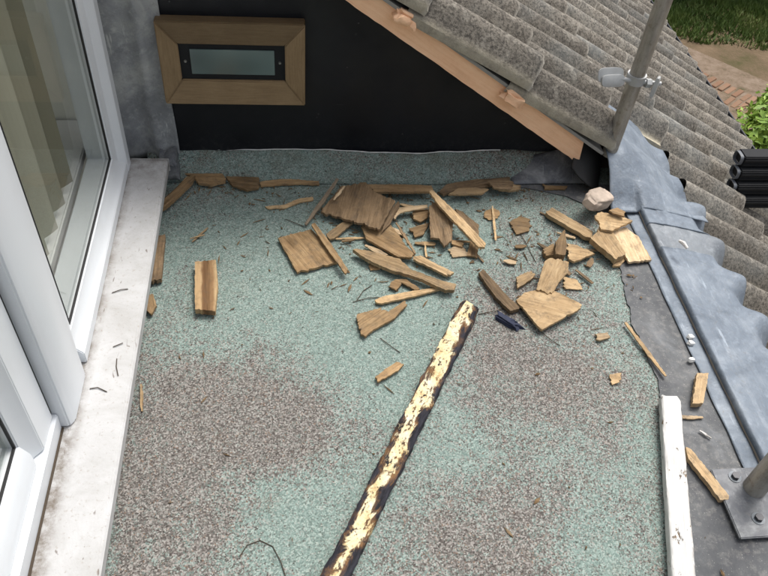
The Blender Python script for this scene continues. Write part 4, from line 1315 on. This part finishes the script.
def beam(name, label, cat, p0, p1, w0, w1, th, mat, seed, rg_=1.0):
    """old timber batten, rounded section with worn edges; local x runs from p0 to p1"""
    p0, p1 = Vector(p0), Vector(p1)
    d = p1 - p0
    Ln = d.length
    ang = math.atan2(d.y, d.x)
    bm_ = bmesh.new()
    sec = []
    for k in range(20):
        a = (k + .5) * math.tau / 20
        sec.append((math.copysign(abs(math.cos(a)) ** .3, math.cos(a)) * .5, math.copysign(abs(math.sin(a)) ** .3, math.sin(a)) * .5 + .5))
    N_ = 160
    rings = []
    for i in range(N_ + 1):
        t = i / N_
        x = t * Ln
        w = w0 + (w1 - w0) * t
        rg = []
        for j, (a, b) in enumerate(sec):
            q = Vector((x * 16, a * 2 + seed, b * 2))
            k = 1 + rg_ * (.12 * mnoise.noise(q) + .10 * mnoise.noise(q * 3.1) + .06 * mnoise.noise(q * 8.0))
            e = .012 * mnoise.noise(Vector((a * 5, b * 4, seed))) if i in (0, N_) else 0
            bow = .003 * math.sin(t * 3.0 + seed)
            rg.append(bm_.verts.new((x + e, a * w * k + bow, .0025 + max(0.0, b * th * k))))
        rings.append(rg)
    for a, b in zip(rings, rings[1:]):
        for k in range(20):
            bm_.faces.new((a[k], b[k], b[(k + 1) % 20], a[(k + 1) % 20]))
    bm_.faces.new(rings[0])
    bm_.faces.new(rings[-1][::-1])
    o = from_bm(name, bm_, mat, None, smooth=True)
    o.location = p0
    o.rotation_euler = (0, 0, ang)
    return tag(o, label, cat)


beam('charred_batten', 'long tar black batten with flaking cream paint lying across the felt', 'batten', (.447, 1.268, 0), (-.035, .385, 0), .051, .050, .022, 'charred', 2.0, 1.1)
beam('painted_trim', 'white painted timber trim with chipped edges lying beside the dark strip', 'trim', (.877, .952, .006), (.690, .36, .0), .046, .049, .028, 'flaking_white', 5.0, .35)

tag(lump('stone_lump', (.893, 1.642, .054), (.052, .029, .023), 'stone', None, 2.0, .22, 4, (.2, .25, .62)), 'pale pinkish lump of stone on top of the right hand wood heap', 'stone')
tag(lump('cloth_scrap', (.542, 1.222, .007), (.030, .010, .007), 'blue_cloth', None, 6.0, .9, 3, (0, 0, -.75)), 'crumpled dark blue scrap right of the charred batten top', 'scrap')
for (x, y), lb in zip(((1.006, 1.149), (.999, 1.129), (.980, 1.076)), ('farthest', 'middle', 'nearest')):
    tag(lump('mortar_crumb', (x, y, .015), (.008, .006, .005), 'crumb', None, x * 40, .4, 2), lb + ' of three white mortar crumbs beside the lead edge', 'crumb')

TWIGS = [([(-.112, .642), (-.099, .663), (-.074, .672), (-.049, .658), (-.033, .625), (-.022, .589)], 'curved dark wire lying at the near end of the felt'),
         ([(.161, 1.306), (.180, 1.338), (.204, 1.359)], 'fine dark twig by the slim lath, pointing away'),
         ([(.150, 1.300), (.19, 1.312), (.222, 1.315)], 'fine dark twig crossing its neighbour by the slim lath'),
         ([(.621, 1.192), (.640, 1.160), (.661, 1.142)], 'short dark twig below the square light slab'),
         ([(.635, 1.602), (.655, 1.52), (.668, 1.437)], 'long thin twig running between the two wood heaps'),
         ([(.210, 1.179), (.235, 1.150), (.255, 1.133)], 'short twig above the brown oblong chip'),
         ([(.47, 1.25), (.53, 1.262), (.575, 1.30)], 'thin twig from the charred batten top towards the square slab'),
         ([(-.02, 1.62), (.01, 1.60), (.03, 1.59)], 'tiny dark twig left of the square brown slab')]
for pts, lb in TWIGS:
    tag(tube('twig', [(x, y, .0025 + .0015 * math.sin(i * 1.9)) for i, (x, y) in enumerate(pts)], .0011, 'twig', None, 5), lb, 'twig')

for pts, lb in (([(-.424, 1.254), (-.405, 1.263), (-.389, 1.266)], 'dark twig lying across the middle of the window sill'),
                ([(-.398, 1.091), (-.378, 1.101)], 'short twig on the sill, just beyond the window mullion'),
                ([(-.385, 1.058), (-.383, 1.036), (-.376, 1.012)], 'bent twig along the sill beside the window mullion'),
                ([(-.429, .980), (-.413, .982), (-.393, .971)], 'thin twig at the foot of the window mullion')):
    tag(tube('twig', [(x, y, .1012 + .0008 * math.sin(i * 1.9)) for i, (x, y) in enumerate(pts)], .0011, 'twig', None, 5), lb, 'twig')

# fine shavings and crumbs nobody could count
rnd = random.Random(21)
vv, ff = [], []


def shaving(x, y, z, Ls, ws, a, hh):
    i = len(vv)
    dx, dy = math.cos(a), math.sin(a)
    for t, w in ((-.5, .3), (0, 1), (.5, .2)):
        bz = z + hh * (1 - 4 * t * t) * .6
        vv.extend([(x + dx * Ls * t - dy * ws * w, y + dy * Ls * t + dx * ws * w, bz), (x + dx * Ls * t + dy * ws * w, y + dy * Ls * t - dx * ws * w, bz),
                   (x + dx * Ls * t, y + dy * Ls * t, bz + hh)])
    for k in (0, 3):
        for a_, b_ in ((0, 1), (1, 2), (2, 0)):
            ff.append((i + k + a_, i + k + b_, i + k + 3 + b_, i + k + 3 + a_))
    ff.append((i, i + 2, i + 1))
    ff.append((i + 6, i + 7, i + 8))


for _ in range(560):
    u = rnd.random()
    if u < .45:
        x, y = rnd.gauss(.25, .2), rnd.gauss(1.58, .13)
    elif u < .7:
        x, y = rnd.gauss(.72, .12), rnd.gauss(1.5, .14)
    elif u < .88:
        x, y = rnd.uniform(-.3, .8), 1.765 - abs(rnd.gauss(0, .03))
    else:
        x, y = rnd.uniform(-.3, .85), rnd.uniform(.5, 1.6)
    if not (-.33 < x < .97 and .4 < y < 1.765):
        continue
    shaving(x, y, .0085 if x > .84 else .002, rnd.uniform(.004, .024) * rnd.choice((.5, .7, 1, 1.6)), rnd.uniform(.0008, .0026) * rnd.choice((1, 1, 1, 1.8)), rnd.uniform(0, math.pi), rnd.uniform(.0008, .0025))
me = bpy.data.meshes.new('wood_shavings')
me.from_pydata(vv, [], ff)
tag(link('wood_shavings', me, 'mid'), 'fine wood shavings and crumbs scattered over the felt', 'shavings', kind='stuff')
